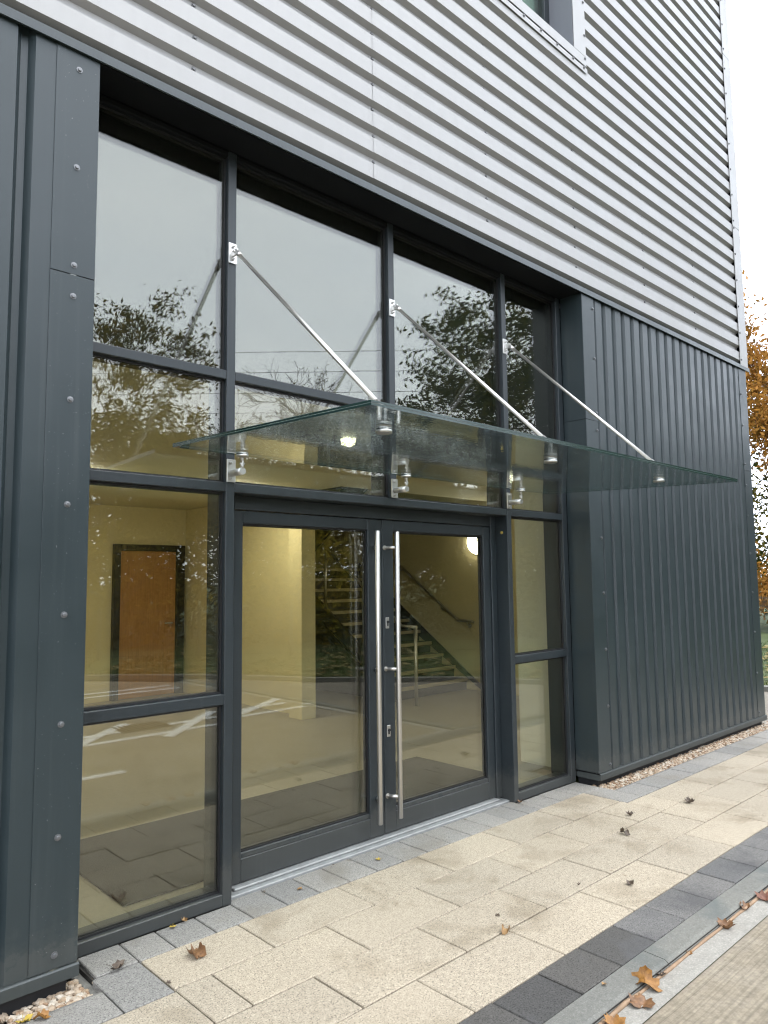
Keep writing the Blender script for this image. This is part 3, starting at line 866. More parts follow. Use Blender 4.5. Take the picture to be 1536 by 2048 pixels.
# double doors
DY = 0.118
jm = MB()
jm.bbox(M1R + 0.001, M1R + 0.066, DY - 0.01, DY + 0.07, 0.02, 2.078, 0.003)
jm.bbox(2.342, M3L - 0.001, DY - 0.01, DY + 0.07, 0.02, 2.078, 0.003)
jm.bbox(M1R + 0.067, 2.341, DY - 0.01, DY + 0.07, 2.003, 2.078, 0.003)
jm.build('door_frame', M['frame'], bld)
th = MB()
th.bbox(M1R + 0.001, M3L - 0.001, 0.044, 0.20, -0.02, 0.010, 0.004); th.bbox(M1R + 0.067, 2.341, 0.080, 0.19, 0.0105, 0.024, 0.004)
th.build('threshold', M['alu'], bld)
XC = 1.2285
def door(x0, x1, gx0, gx1, hx, hook):
    d = MB()
    d.bbox(x0, gx0, DY, DY + 0.06, 0.03, 1.999, 0.003); d.bbox(gx1, x1, DY, DY + 0.06, 0.03, 1.999, 0.003)
    d.bbox(gx0 + 0.0005, gx1 - 0.0005, DY + 0.0008, DY + 0.06, 0.03, 0.150, 0.003); d.bbox(gx0 + 0.0005, gx1 - 0.0005, DY + 0.0008, DY + 0.06, 1.930, 1.999, 0.003)
    d.bbox(gx0 + 0.0005, gx1 - 0.0005, DY + 0.004, DY + 0.05, 0.1505, 0.178, 0.003)
    d = d.build('door', M['frame'], bld)
    pane(gx0, gx1, 0.178, 1.930, DY + 0.022, d)
    gasket(gx0, gx1, 0.178, 1.930, d, DY + 0.016)
    h = MB(); h.tube([(hx, 0.045, 0.128), (hx, 0.045, 0.132), (hx, 0.045, 1.916), (hx, 0.045, 1.92)], [0.0135, 0.0155, 0.0155, 0.0135], 16)
    h = h.build('handle', M['steel'], d)
    for z in (0.258, 1.045, 1.818):
        b_ = MB(); b_.tube([(hx, 0.047, z), (hook, DY + 0.002, z)], 0.0115, 10)
        b_.tube([(hook, DY - 0.006, z), (hook, DY, z)], 0.016, 10)
        b_.build('handle_bracket', M['steel'], h)
    return d
d1 = door(0.122, XC - 0.0025, 0.180, 1.106, 1.121, 1.172)
d2 = door(XC + 0.0025, 2.338, 1.330, 2.262, 1.294, 1.250)
for z in (1.335, 0.655):
    k = MB(); k.bbox(1.252, 1.282, DY - 0.005, DY - 0.0005, z - 0.036, z + 0.036, 0.002)
    k = k.build('lock_plate', M['steel2'], d2)
    kk = MB(); kk.tube([(1.267, DY - 0.011, z + 0.006), (1.267, DY - 0.004, z + 0.006)], 0.009, 10); kk.bbox(1.262, 1.272, DY - 0.010, DY - 0.004, z - 0.020, z + 0.004, 0.002)
    kk.build('key_cylinder', M['blk'], k)
ge = MB(); ge.box(XC - 0.0022, XC + 0.0022, DY + 0.012, DY + 0.05, 0.03, 1.999); ge.build('door_seal', M['gasket'], d1)

# ================================================================== LOBBY INTERIOR
fl = MB(); fl.box(-1.6, 6.45, 0.192, 7.6, -0.05, 0.0); fl.build('lobby_floor', M['tile'], kind='structure')
def wall(name, mat, *boxes):
    mb = MB()
    for b_ in boxes: mb.box(*b_)
    return mb.build(name, M[mat], kind='structure')
wall('wall_back', 'cream', (-1.6, 3.439, 6.80, 6.95, 0, 2.71), (3.28, 6.45, 7.45, 7.6, 0, 3.9))
wall('wall_side', 'cream', (6.45, 6.47, 0.1, 7.6, 0, 3.9), (-1.75, -1.6, 0.1, 6.95, 0, 2.71))
wall('wall_nib', 'cream', (3.285, 3.49, 3.70, 3.95, 0, 2.71), (3.44, 3.49, 3.951, 7.44, 0, 2.71))
wall('wall_entrance', 'white_wall', (3.44, 3.459, 0.19, 0.70, 0, 2.71), (3.459, 6.449, 0.685, 0.70, 0, 2.71), (-1.6, JL, 0.101, 0.19, 0, 2.71))
wall('ceiling', 'ceil', (-1.6, 6.449, 0.192, 3.2, 2.712, 2.80), (-1.6, 3.49, 3.2, 6.95, 2.712, 2.80), (3.49, 6.449, 3.2, 7.44, 3.9, 3.95))
wall('ceiling_bulkhead', 'ceil', (3.49, 6.449, 3.19, 3.199, 2.81, 3.9), (3.48, 3.489, 3.2, 7.44, 2.81, 3.9))

mt = MB(); mt.bbox(-0.357, 2.89, 0.34, 1.455, 0.001, 0.012, 0.004)
mt.build('entrance_mat', M['mat'], label='dark charcoal entrance mat just inside the double doors', cat='mat')

idr = empty('interior_door', (2.85, 6.78, 0), 'oak internal door in a black frame at the back of the lobby', 'door')
f = MB(); f.bbox(2.315, 2.408, 6.72, 6.80 - 0.001, 0.0, 2.165, 0.004); f.bbox(3.262, 3.395, 6.72, 6.799, 0, 2.165, 0.004); f.bbox(2.409, 3.261, 6.72, 6.799, 2.075, 2.165, 0.004)
f.build('door_frame', M['blk'], idr)
f = MB(); f.bbox(2.412, 3.258, 6.745, 6.79, 0.008, 2.072, 0.003); lf_ = f.build('door_leaf', M['oak'], idr)
f = MB(); f.tube([(3.19, 6.744, 1.03), (3.19, 6.69, 1.03), (3.07, 6.69, 1.03)], 0.010, 8); f.build('handle', M['steel2'], lf_)

st = empty('staircase', (5.6, 3.7, 0), 'black steel staircase with pale nosings rising at the back right', 'staircase')
RISE, GO, SX0, SX1 = 0.1655, 0.239, 4.93, 6.43
for n in range(1, 12):
    y = 3.824 + GO * (n - 1); z = RISE * n
    t_ = MB(); t_.bbox(SX0, SX1, y, y + GO + 0.02, z - 0.045, z, 0.004); t_ = t_.build('tread', M['stairblk'], st)
    t_2 = MB(); t_2.bbox(SX0 + 0.002, SX1 - 0.002, y - 0.006, y + 0.028, z - 0.044, z + 0.003, 0.003); t_2.build('nosing', M['nosing'], t_)
    t_3 = MB(); t_3.box(SX0 + 0.001, SX1 - 0.001, y + 0.03, y + 0.036, z - RISE + 0.001, z - 0.046); t_3.build('riser', M['stairblk'], t_)
def stringer(x0, x1, ya, za, yb, zb, d, parent):
    mb = MB(); V = []
    for x in (x0, x1): V += [(x, ya, za), (x, yb, zb), (x, yb, zb - d), (x, ya, max(0.0, za - d))]
    mb.add(V, [(0, 1, 2, 3), (7, 6, 5, 4), (0, 4, 5, 1), (1, 5, 6, 2), (2, 6, 7, 3), (3, 7, 4, 0)]); mb._fix = True
    return mb.build('stringer', M['stairblk'], parent)
sl = RISE / GO
stringer(SX0 - 0.03, SX0 - 0.001, 3.70, 0.15, 6.24, 0.15 + sl * 2.54, 0.36, st)
stringer(SX1 + 0.001, SX1 + 0.018, 3.55, 0.06, 6.24, 0.06 + sl * 2.69, 0.36, st)
us = MB(); V = []
for x in (SX0 + 0.002, SX0 + 0.012): V += [(x, 3.75, 0.0), (x, 6.24, 0.0), (x, 6.24, 1.55), (x, 3.90, 0.03)]
us.add(V, [(0, 1, 2, 3), (7, 6, 5, 4), (0, 4, 5, 1), (1, 5, 6, 2), (2, 6, 7, 3), (3, 7, 4, 0)]); us._fix = True
us.build('understair_panel', M['stairblk'], st)
ld = MB(); ld.bbox(3.50, SX1, 6.25, 7.44, 1.62, 1.82, 0.004); ld.build('landing', M['stairblk'], st)
# return flight
for n in range(1, 12):
    y = 6.25 - GO * n; z = 1.82 + RISE * n
    t_ = MB(); t_.bbox(3.52, 4.78, y, y + GO + 0.02, z - 0.045, z, 0.004); t_.build('tread', M['stairblk'], st)
mb = MB(); V = []
for x in (4.80, 4.86): V += [(x, 6.25, 1.50), (x, 6.25, 1.90), (x, 3.62, 1.90 + sl * 2.63), (x, 3.62, 1.50 + sl * 2.63)]
mb.add(V, [(0, 1, 2, 3), (7, 6, 5, 4), (0, 4, 5, 1), (1, 5, 6, 2), (2, 6, 7, 3), (3, 7, 4, 0)]); mb._fix = True
mb.build('stringer', M['stairblk'], st)
np_ = MB(); np_.tube([(4.90, 3.40, 0), (4.90, 3.40, 1.0)], 0.024, 10); np_.build('newel_post', M['steel2'], st)
hr = MB(); hr.tube([(4.90, 3.38, 1.0), (4.90, 3.66, 1.01), (4.90, 6.1, 1.01 + sl * 2.44)], 0.021, 8); hr.build('handrail', M['steel2'], st)
for yy in (5.25, 6.15):
    pz = 0.15 + sl * (yy - 3.7)
    b_ = MB(); b_.tube([(4.90, yy, pz), (4.90, yy, pz + 0.88)], 0.020, 8); b_.build('baluster_post', M['steel2'], st)
wr = MB(); wr.tube([(6.385, 3.66, 0.985), (6.385, 3.69, 1.0), (6.385, 3.96, 1.005), (6.385, 6.2, 1.005 + sl * 2.24)], 0.021, 8)
wr = wr.build('wall_handrail', M['steel'], label='slim metal handrail fixed to the cream stair wall', cat='handrail')
for yy in (3.78, 4.3, 5.2):
    z = 1.0 if yy < 3.96 else 1.005 + sl * (yy - 3.96)
    b_ = MB(); b_.tube([(6.385, yy, z - 0.015), (6.385, yy, z - 0.06), (6.448, yy, z - 0.07)], 0.008, 6); b_.tube([(6.442, yy, z - 0.07), (6.449, yy, z - 0.07)], 0.035, 10); b_.build('bracket', M['steel2'], wr)

def disc_lamp(name, loc, rad, axis, label, cat, group=None, mat='lamp'):
    """opal round bulkhead lamp, lit"""
    root = empty(name, loc, label, cat, group)
    ax = Vector(axis); L0 = Vector(loc)
    b_ = MB(); b_.tube([L0, L0 + ax * 0.03], rad * 1.04, 24); b_.build('lamp_base', M['white_wall'], root)
    d = MB(); d.tube([L0 + ax * 0.031, L0 + ax * 0.06, L0 + ax * 0.08, L0 + ax * 0.088], [rad, rad * 0.95, rad * 0.7, rad * 0.3], 24); d.build('diffuser', M[mat], root)
    return root
disc_lamp('wall_lamp', (6.448, 3.58, 2.16), 0.18, (-1, 0, 0), 'round lit lamp on the stair wall, seen at the edge of the right door', 'lamp', mat='lamp_soft')
disc_lamp('ceiling_lamp_or_fill', (1.57, 0.84, 2.711), 0.06, (0, 0, -1), 'round lit lamp on the lobby ceiling above the entrance mat', 'lamp', mat='lamp_soft')
disc_lamp('ceiling_lamp_or_fill', (0.7, 3.95, 2.711), 0.21, (0, 0, -1), 'unseen fill lamp added deep in the lobby ceiling, towards the oak door', 'lamp')  # this and the next two: unseen fill lamps added to brighten the back lobby
disc_lamp('ceiling_lamp_or_fill', (2.55, 3.95, 2.711), 0.21, (0, 0, -1), 'unseen fill lamp added deep in the lobby ceiling, beside the wall end', 'lamp')
disc_lamp('ceiling_lamp_or_fill', (-0.9, 3.95, 2.711), 0.21, (0, 0, -1), 'unseen fill lamp added deep in the lobby ceiling, at the far left', 'lamp')
disc_lamp('ceiling_lamp_or_fill', (4.25, 1.27, 2.711), 0.14, (0, 0, -1), 'round lit lamp on the lobby ceiling behind the right sidelight', 'lamp')

# ================================================================== GLASS CANOPY
can = empty('glass_canopy', (1.25, -0.05, 2.26), 'frameless glass entrance canopy hung on three stainless rods', 'canopy')
CX0, CX1, CYB, CYF, CZB, CZF = -0.335, 2.868, -0.055, -1.497, 2.268, 2.214
def cz(y): return CZB + (CZF - CZB) * (y - CYB) / (CYF - CYB)
def sheet(z_off, th, name):
    mb = MB()
    c4 = [(CX0, CYB), (CX1, CYB), (CX1, CYF), (CX0, CYF)]
    V = [(x, y, cz(y) + z_off) for x, y in c4] + [(x, y, cz(y) + z_off + th) for x, y in c4]
    mb.add(V, [(0, 1, 2, 3), (4, 7, 6, 5)], 0); mb.add(V, [(0, 4, 5, 1), (1, 5, 6, 2), (2, 6, 7, 3), (3, 7, 4, 0)], 1)
    mb._fix = False
    return mb.build(name, [M['canopy'], M['canopy_edge']], can)
sheet(0.0, 0.0085, 'glass_sheet'); top_sheet = sheet(0.0105, 0.0085, 'glass_sheet')
il = MB()
for a, b_ in (((CX0 + .0015, CYB - .0015), (CX1 - .0015, CYB - .0015)), ((CX1 - .0015, CYB - .0015), (CX1 - .0015, CYF + .0015)), ((CX1 - .0015, CYF + .0015), (CX0 + .0015, CYF + .0015)), ((CX0 + .0015, CYF + .0015), (CX0 + .0015, CYB - .0015))):
    il.add([(a[0], a[1], cz(a[1]) + 0.0086), (b_[0], b_[1], cz(b_[1]) + 0.0086), (b_[0], b_[1], cz(b_[1]) + 0.0104), (a[0], a[1], cz(a[1]) + 0.0104)], [(0, 1, 2, 3)])
il.build('interlayer_edge', M['canopy_lam'], can)
# rain drops lying on the upper sheet
dv = []; dfc = []
rr = random.Random(11)
for i in range(5200):
    x = rr.uniform(CX0 + .01, CX1 - .01); y = rr.uniform(CYF + .01, CYB - .01)
    if noise.noise(Vector((x * 1.6, y * 1.6, 3))) < rr.uniform(-0.5, 0.35): continue
    r_ = rr.choice((0.003, 0.004, 0.005, 0.0065, 0.009)) * rr.uniform(.8, 1.2); z = cz(y) + 0.0192
    b0 = len(dv)
    for k in range(6):
        a = k * math.pi / 3; dv.append((x + r_ * math.cos(a) * 1.2, y + r_ * math.sin(a), z))
    for k in range(6):
        a = k * math.pi / 3; dv.append((x + .55 * r_ * math.cos(a) * 1.2, y + .55 * r_ * math.sin(a), z + r_ * 0.42))
    dv.append((x, y, z + r_ * 0.55))
    for k in range(6):
        k2 = (k + 1) % 6
        dfc.append((b0 + k, b0 + k2, b0 + 6 + k2, b0 + 6 + k)); dfc.append((b0 + 6 + k, b0 + 6 + k2, b0 + 12))
db = MB(); db.add(dv, dfc, 0, True)
db.build('rain_drops', M['drop'], can, kind='stuff')
for xm in ((M1L + M1R) / 2, (M2L + M2R) / 2, (M3L + M3R) / 2):
    # upper plate, fork, rod, front clamp
    p_ = MB(); p_.bbox(xm - 0.025, xm + 0.025, -0.009, -0.0005, 3.325, 3.438, 0.0015); p_ = p_.build('wall_plate', M['steel2'], can)
    for z in (3.347, 3.417):
        b_ = MB(); b_.tube([(xm, -0.009, z), (xm, -0.017, z)], 0.008, 6); b_.tube([(xm, -0.017, z), (xm, -0.030, z)], 0.004, 6); b_.build('bolt', M['steel2'], p_)
    y1, z1 = -1.180, cz(-1.18)
    A = Vector((xm, -0.045, 3.378)); B = Vector((xm, y1, z1 + 0.085))
    dr = (B - A).normalized()
    f_ = MB(); f_.bbox(xm - 0.006, xm + 0.006, -0.055, -0.0092, 3.360, 3.396, 0.002); f_.tube([(xm - 0.02, -0.043, 3.378), (xm + 0.02, -0.043, 3.378)], 0.007, 8)
    f_.tube([A, A + dr * 0.05], 0.014, 10); f_.build('fork', M['steel2'], p_)
    r_ = MB(); r_.tube([A + dr * 0.045, B - dr * 0.03], 0.0105, 12); r_ = r_.build('rod', M['steel'], can)
    f_ = MB(); f_.tube([B - dr * 0.06, B], 0.013, 10); f_.tube([(xm - 0.018, y1, z1 + 0.085), (xm + 0.018, y1, z1 + 0.085)], 0.007, 8); f_.bbox(xm - 0.006, xm + 0.006, y1 - 0.012, y1 + 0.012, z1 + 0.035, z1 + 0.095, 0.002)
    f_.tube([(xm, y1, z1 + 0.020), (xm, y1, z1 + 0.029)], 0.034, 20); f_.build('rod_end', M['steel2'], r_)
    c_ = MB(); c_.tube([(xm, y1, z1 - 0.016), (xm, y1, z1 - 0.003)], 0.034, 24); c_.tube([(xm, y1, z1 - 0.0032), (xm, y1, z1 - 0.0002)], 0.0325, 24, mi=1)
    c_.build('glass_clamp', [M['steel2'], M['gasket']], can)
    # lower plate with spigot and rear clamp
    q_ = MB(); q_.bbox(xm - 0.026, xm + 0.026, -0.010, -0.0005, 2.132, 2.252, 0.0015); q_ = q_.build('lower_plate', M['steel2'], can)
    for z in (2.150, 2.234):
        b_ = MB(); b_.tube([(xm - 0.004, -0.010, z), (xm - 0.004, -0.016, z)], 0.010, 12); b_.tube([(xm - 0.004, -0.016, z), (xm - 0.004, -0.024, z)], 0.006, 6); b_.build('bolt', M['steel2'], q_)
    s_ = MB(); s_.tube([(xm, -0.011, 2.178), (xm, -0.118, 2.178)], 0.019, 18); s_.build('spigot', M['steel2'], q_)
    y2 = -0.112; z2 = cz(y2)
    s_ = MB(); s_.tube([(xm, y2, 2.190), (xm, y2, 2.225)], 0.008, 8); s_.bbox(xm - 0.005, xm + 0.005, y2 - 0.011, y2 + 0.011, 2.198, 2.232, 0.002); s_.tube([(xm - 0.014, y2, 2.216), (xm + 0.014, y2, 2.216)], 0.006, 8)
    s_.tube([(xm, y2, 2.228), (xm, y2, z2 - 0.012)], 0.010, 8); s_.build('clamp_stem', M['steel2'], can)
    c_ = MB(); c_.tube([(xm, y2, z2 - 0.014), (xm, y2, z2 - 0.003)], 0.032, 24); c_.tube([(xm, y2, z2 - 0.0032), (xm, y2, z2 - 0.0002)], 0.0305, 24, mi=1); c_.tube([(xm, y2, z2 + 0.0195), (xm, y2, z2 + 0.029)], 0.032, 24)
    c_.build('glass_clamp', [M['steel2'], M['gasket']], can)

# ================================================================== CAR PARK: markings, cover, verge, fence
def stripe(a, b, w, z=ROAD + 0.004):
    a = Vector((a[0], a[1], 0)); b = Vector((b[0], b[1], 0)); t = (b - a).normalized(); n = Vector((-t.y, t.x, 0)) * w / 2
    mb = MB(); mb.add([(q.x, q.y, z) for q in (a - n, b - n, b + n, a + n)], [(0, 1, 2, 3)])
    return mb.build('road_marking', M['white_line'], kind='structure')
stripe((-9, -4.05), (4.0, -4.28), 0.09)
stripe((-9, -4.42), (4.0, -4.70), 0.09)
for k in range(-4, 4):
    x = 2.0 + k * 1.15
    stripe((x - 0.2, -4.0 if k < 1 else -4.33), (x + 0.95, -5.05), 0.13, ROAD + 0.008)
stripe((-9, -7.0), (3.75, -7.42), 0.09); stripe((-9, -7.45), (3.75, -7.75), 0.09)
for k in range(4): stripe((-8.2 + k * 2.6, -4.75), (-8.6 + k * 2.6, -7.0), 0.09, ROAD + 0.008)
ar = MB()
prf = [(0.0, -0.05), (0.62, -0.05)] + [(0.62 + 0.05 * math.cos(a), 0.05 * math.sin(a)) for a in np.linspace(-1.2, 1.2, 7)] + [(0.62, 0.05), (0.0, 0.05), (0.0, 0.16), (-0.32, 0.0), (0.0, -0.16)]
ar.add([(0.2 + x, -2.95 + y, ROAD + 0.004) for x, y in prf], [tuple(range(len(prf)))])
ar.build('road_marking', M['white_line'], kind='structure')
mc = MB(); mc.bbox(1.55, 2.15, -4.95, -4.55, ROAD - 0.03, ROAD + 0.007, 0.004)
for k in range(9): mc.bbox(1.58 + k * 0.063, 1.61 + k * 0.063, -4.93, -4.57, ROAD + 0.0071, ROAD + 0.012, 0.002)
mc.build('drain_cover', simple('rusty_cast_iron', (0.09, 0.06, 0.03), 0.75, var=0.4, vscale=25), label='rusty brown drain cover set in the car park, mirrored in the left pane', cat='drain cover')

# verge kerb
vk = MB()
for (a, b_) in zip(verge, verge[1:]):
    A = Vector((a[0], a[1], 0)); B = Vector((b_[0], b_[1], 0)); t = (B - A).normalized(); n = Vector((-t.y, t.x, 0))
    # outer side is away from the facade
    n = -n if n.dot(Vector((1, -1, 0))) < 0 else n
    q = [A, B, B + n * 0.125, A + n * 0.125]
    vk.add([(p.x, p.y, -0.1) for p in q] + [(p.x, p.y, 0.06) for p in q], [(4, 5, 6, 7), (0, 1, 5, 4), (2, 3, 7, 6), (1, 2, 6, 5), (3, 0, 4, 7)])
vk._fix = True
vk.build('verge_kerb', M['kerb'], kind='structure')
def offset_line(pts, dist):
    out = []
    for i, p in enumerate(pts):
        a = Vector(pts[max(0, i - 1)]); b_ = Vector(pts[min(len(pts) - 1, i + 1)]); t = (b_ - a).normalized(); n = Vector((t.y, -t.x))
        out.append((p[0] + n.x * dist, p[1] + n.y * dist))
    return out
vo = offset_line(verge, 0.12)
far = [(-14, -60), (60, -60), (60, 14)]
vb = MB()
outer = offset_line(verge, 9.0)
nV = len(vo)
vb.add([(x, y, 0.045) for x, y in vo] + [(x, y, 0.0) for x, y in outer], [(i, i + nV, i + nV + 1, i + 1) for i in range(nV - 1)]); vb._fix = True
vb.build('grass_verge', M['soil'], kind='structure')
# grass blades + leaf litter near the kerb
def along(poly, rr):
    segs = [(Vector(a), Vector(b_)) for a, b_ in zip(poly, poly[1:])]
    w = [(b_ - a).length for a, b_ in segs]
    a, b_ = rr.choices(segs, w)[0]
    t = (b_ - a).normalized(); n = Vector((t.y, -t.x))
    return a + (b_ - a) * rr.random(), n
rr = random.Random(5)
gv = []; gf = []
mid = [(-6, -13.6), (3.0, -9.3), (4.4, -8.0), (5.4, -5.9), (7.1, -4.15), (8.6, -1.5), (9.1, 0.6), (9.3, 9)]
for i in range(42000):
    p, n = along(mid, rr); q = p + n * (0.16 + 7.5 * rr.random() ** 1.4)
    h = rr.uniform(.03, .075); a = rr.uniform(0, 6.28); wd = 0.006
    lean = Vector((rr.uniform(-.04, .04), rr.uniform(-.04, .04)))
    dx, dy = math.cos(a) * wd, math.sin(a) * wd; b0 = len(gv)
    gv += [(q.x - dx, q.y - dy, 0.03), (q.x + dx, q.y + dy, 0.03), (q.x + lean.x, q.y + lean.y, 0.04 + h)]; gf.append((b0, b0 + 1, b0 + 2))
g = MB(); g.add(gv, gf); g.build('grass', M['grass_bl'], label='short green grass on the verge below the fence', cat='grass', kind='stuff')
gv = []; gf = []
for i in range(2600):
    p, n = along(mid, rr); q = p + n * (0.2 + 6 * rr.random() ** 1.3)
    s = rr.uniform(.03, .075); a = rr.uniform(0, 6.28); b0 = len(gv); z = 0.055 + rr.uniform(0, .04)
    for k in range(5):
        an = a + k * 1.2566; gv.append((q.x + s * math.cos(an), q.y + s * math.sin(an), z + rr.uniform(-.015, .035)))
    gf.append((b0, b0 + 1, b0 + 2, b0 + 3, b0 + 4))
g = MB(); g.add(gv, gf); g.build('leaf_litter', M['litter'], label='pale fallen leaves scattered over the grass verge', cat='leaves', kind='stuff')

# welded mesh fence
fen = empty('mesh_fence', (9, -8, 0), 'low dark green welded mesh fence running along the grass verge', 'fence')
fline = [(-8, -19.6), (4.3, -11.9), (9.1, -8.1), (15.0, -3.0), (19.6, 4.6), (21.5, 16)]
FH = 1.06; PW = 2.4
pm = MB()
for i in range(49): pm.box(i * 0.05 - 0.0035, i * 0.05 + 0.0035, -0.0025, 0.0025, 0.05, FH)
for z in (0.10, 0.32, 0.56, 0.80, 1.02): pm.box(0, PW, -0.0085, -0.0026, z - 0.004, z + 0.004); pm.box(0, PW, 0.0026, 0.0085, z - 0.004, z + 0.004)
pm = pm.mesh('fence_panel', M['fence'])
po = MB().bbox(-0.03, 0.03, -0.03, 0.03, 0, FH + 0.05, 0.004).mesh('fence_post', M['fence'])
for a, b_ in zip(fline, fline[1:]):
    A = Vector((a[0], a[1], 0)); B = Vector((b_[0], b_[1], 0)); Ln = (B - A).length; k = max(1, round(Ln / PW)); an = math.atan2(B.y - A.y, B.x - A.x)
    for i in range(k):
        p = A + (B - A) * i / k
        inst('fence_post', po, p, fen, (0, 0, an))
        inst('fence_panel', pm, p, fen, (0, 0, an), (Ln / k / PW, 1, 1))

# ================================================================== TREES
def make_tree(name, label, cat, base, H, spread, trunk_r, leafm, n_leaf, leaf_s, seed, first=0.3, levels=5, up=0.25, droop=0.0, clump=0.5, group=None, leafy=1.0, kids=(3, 4), flat=0.6, rad=None):
    rr = random.Random(seed)
    root = empty(name, base, label, cat, group)
    B0 = Vector(base)
    br = MB(); tips = []
    def limb(p, d, ln, r, lv):
        n = 4 if lv < 2 else 3
        pts = [p]; rs = [r]; q = p.copy(); dd = d.copy()
        for i in range(n):
            dd = (dd + Vector((rr.uniform(-1, 1), rr.uniform(-1, 1), rr.uniform(-.6, 1) * 0.6 + up * 0.4 - droop * lv * 0.15)) * (0.16 if lv == 0 else 0.28)).normalized()
            q = q + dd * ln / n; pts.append(q.copy()); rs.append(max(0.008, r * (1 - 0.5 * (i + 1) / n)))
        br.tube(pts, rs, (7, 6, 5, 4, 3, 3, 3)[lv], False)
        if lv >= levels - 1:
            tips.append((pts[-1], dd, lv)); tips.append((pts[-2], dd, lv)); return
        if lv >= levels - 2: tips.append((pts[-1], dd, lv))
        nk = rr.randint(*kids) + (1 if lv == 0 else 0)
        for j in range(nk):
            t = rr.uniform(0.4 if lv else first + 0.2, 1.0) if j else 1.0
            f_ = t * n; i0 = min(n - 1, int(f_)); s = pts[i0].lerp(pts[i0 + 1], f_ - i0)
            az = rr.uniform(0, 6.283); tilt = rr.uniform(0.35, 0.95) * (0.75 if j == 0 else 1.0) * spread
            ax = dd.orthogonal().normalized(); ax.rotate(Matrix.Rotation(az, 3, dd))
            nd = (dd * math.cos(tilt) + ax * math.sin(tilt)); nd.z = nd.z * (1 - 0.15 * lv * (1 - flat)) ; nd.normalize()
            limb(s, nd, ln * rr.uniform(0.58, 0.82), rs[i0 + 1] * rr.uniform(.6, .8), lv + 1)
    limb(B0 - Vector((0, 0, 0.1)), Vector((rr.uniform(-.08, .08), rr.uniform(-.08, .08), 1)), H * 0.36, trunk_r, 0)
    # fit the height
    zmax = max(p.z for p, _, _ in tips); k = (H - 0.2) / max(0.1, zmax - B0.z)
    kr = k
    if rad:
        rs0 = sorted(math.hypot(p.x - B0.x, p.y - B0.y) for p, _, _ in tips); kr = rad / max(0.1, rs0[int(len(rs0) * 0.93)])
    br.v = [(B0.x + (x - B0.x) * kr, B0.y + (y - B0.y) * kr, B0.z + (z - B0.z) * k) for x, y, z in br.v]
    tips = [(Vector((B0.x + (p.x - B0.x) * kr, B0.y + (p.y - B0.y) * kr, B0.z + (p.z - B0.z) * k)), d, lv) for p, d, lv in tips]
    br.build('trunk', M['bark'], root)
    if n_leaf and leafm:
        use = [t for t in tips if rr.random() < leafy and (noise.noise(t[0] * 0.55 + Vector((seed, 0, 0))) > -0.45 + (1 - leafy) * 0.35)] or tips
        rs_ = np.random.RandomState(seed)
        ids = rs_.randint(0, len(use), n_leaf)
        C = np.array([t[0][:] for t in use])[ids] + rs_.normal(0, clump, (n_leaf, 3)) * np.array([1, 1, 0.55])
        s = leaf_s * rs_.uniform(.6, 1.3, n_leaf)[:, None]
        a = rs_.normal(0, 1, (n_leaf, 3)); a[:, 2] -= 0.3; a /= np.linalg.norm(a, axis=1)[:, None]
        b_ = rs_.normal(0, 1, (n_leaf, 3)); b_ -= a * (a * b_).sum(1)[:, None]; b_ /= np.linalg.norm(b_, axis=1)[:, None]
        V = np.stack([C - a * s, C + b_ * s * 0.42, C + a * s, C - b_ * s * 0.42], 1).reshape(-1, 3)
        F = np.arange(n_leaf * 4).reshape(-1, 4)
        me = bpy.data.meshes.new('crown'); me.from_pydata(V.tolist(), [], F.tolist()); me.materials.append(M[leafm])
        o = bpy.data.objects.new('crown', me); link(o, root)
    return root

make_tree('ash_tree', 'tall ash tree with olive leaf clusters mirrored in the leftmost panes', 'tree', (7.2, -17.6, 0), 10.9, 1.0, 0.20, 'lf_olive', 13000, 0.085, 22, leafy=0.75, clump=0.2, group='trees beyond the fence', levels=6, kids=(3, 4), rad=2.9, first=0.05)
make_tree('oak_tree', 'bare spreading tree with a thick trunk mirrored in the left door', 'tree', (13.3, -17.8, 0), 10.2, 1.05, 0.34, 'lf_yellow', 500, 0.06, 5, leafy=0.4, clump=0.2, group='trees beyond the fence', levels=7, first=0.0, rad=4.0, kids=(3, 4))
make_tree('maple_tree', 'broad dark green tree with layered sprays mirrored in the right panes', 'tree', (18.0, -11.6, 0), 12.0, 1.15, 0.28, 'lf_green', 34000, 0.09, 14, leafy=0.8, clump=0.24, group='trees beyond the fence', levels=6, kids=(3, 4), flat=0.3, rad=6.3, first=0.1)
make_tree('beech_tree', 'orange autumn tree beyond the building corner at the right edge', 'tree', (26.5, 7.2, -0.05), 13.2, 0.9, 0.22, 'lf_orange', 19000, 0.10, 31, leafy=0.8, clump=0.36, group='trees beyond the fence', levels=6, rad=3.6)
fill = [((2.5, -21.5), 9.0, 'lf_yellow', 41, 'yellow-green tree mirrored low in the left sidelight behind the ash'),
        ((10.4, -21.5), 7.8, 'lf_yellow', 42, 'golden tree mirrored between the ash and the bare tree'),
        ((17.6, -24.0), 6.8, 'lf_olive', 43, 'olive tree mirrored behind the bare spreading tree'),
        ((20.5, -17.5), 6.0, 'lf_yellow', 44, 'yellow tree mirrored in the left part of the right door'),
        ((26.0, -16.5), 7.2, 'lf_olive', 45, 'olive tree mirrored in the right part of the right door'),
        ((24.5, -8.5), 7.5, 'lf_green', 46, 'dark green tree mirrored in the tall right sidelight'),
        ((32.0, -6.0), 9.0, 'lf_green', 47, 'tall green tree farthest along the fence, mirrored past the right door'),
        ((13.2, -25.5), 7.6, 'lf_green', 48, 'dark tree mirrored behind the golden tree'),
        ((-4.0, -24.0), 8.0, 'lf_yellow', 49, 'yellow tree behind the camera at the start of the fence')]
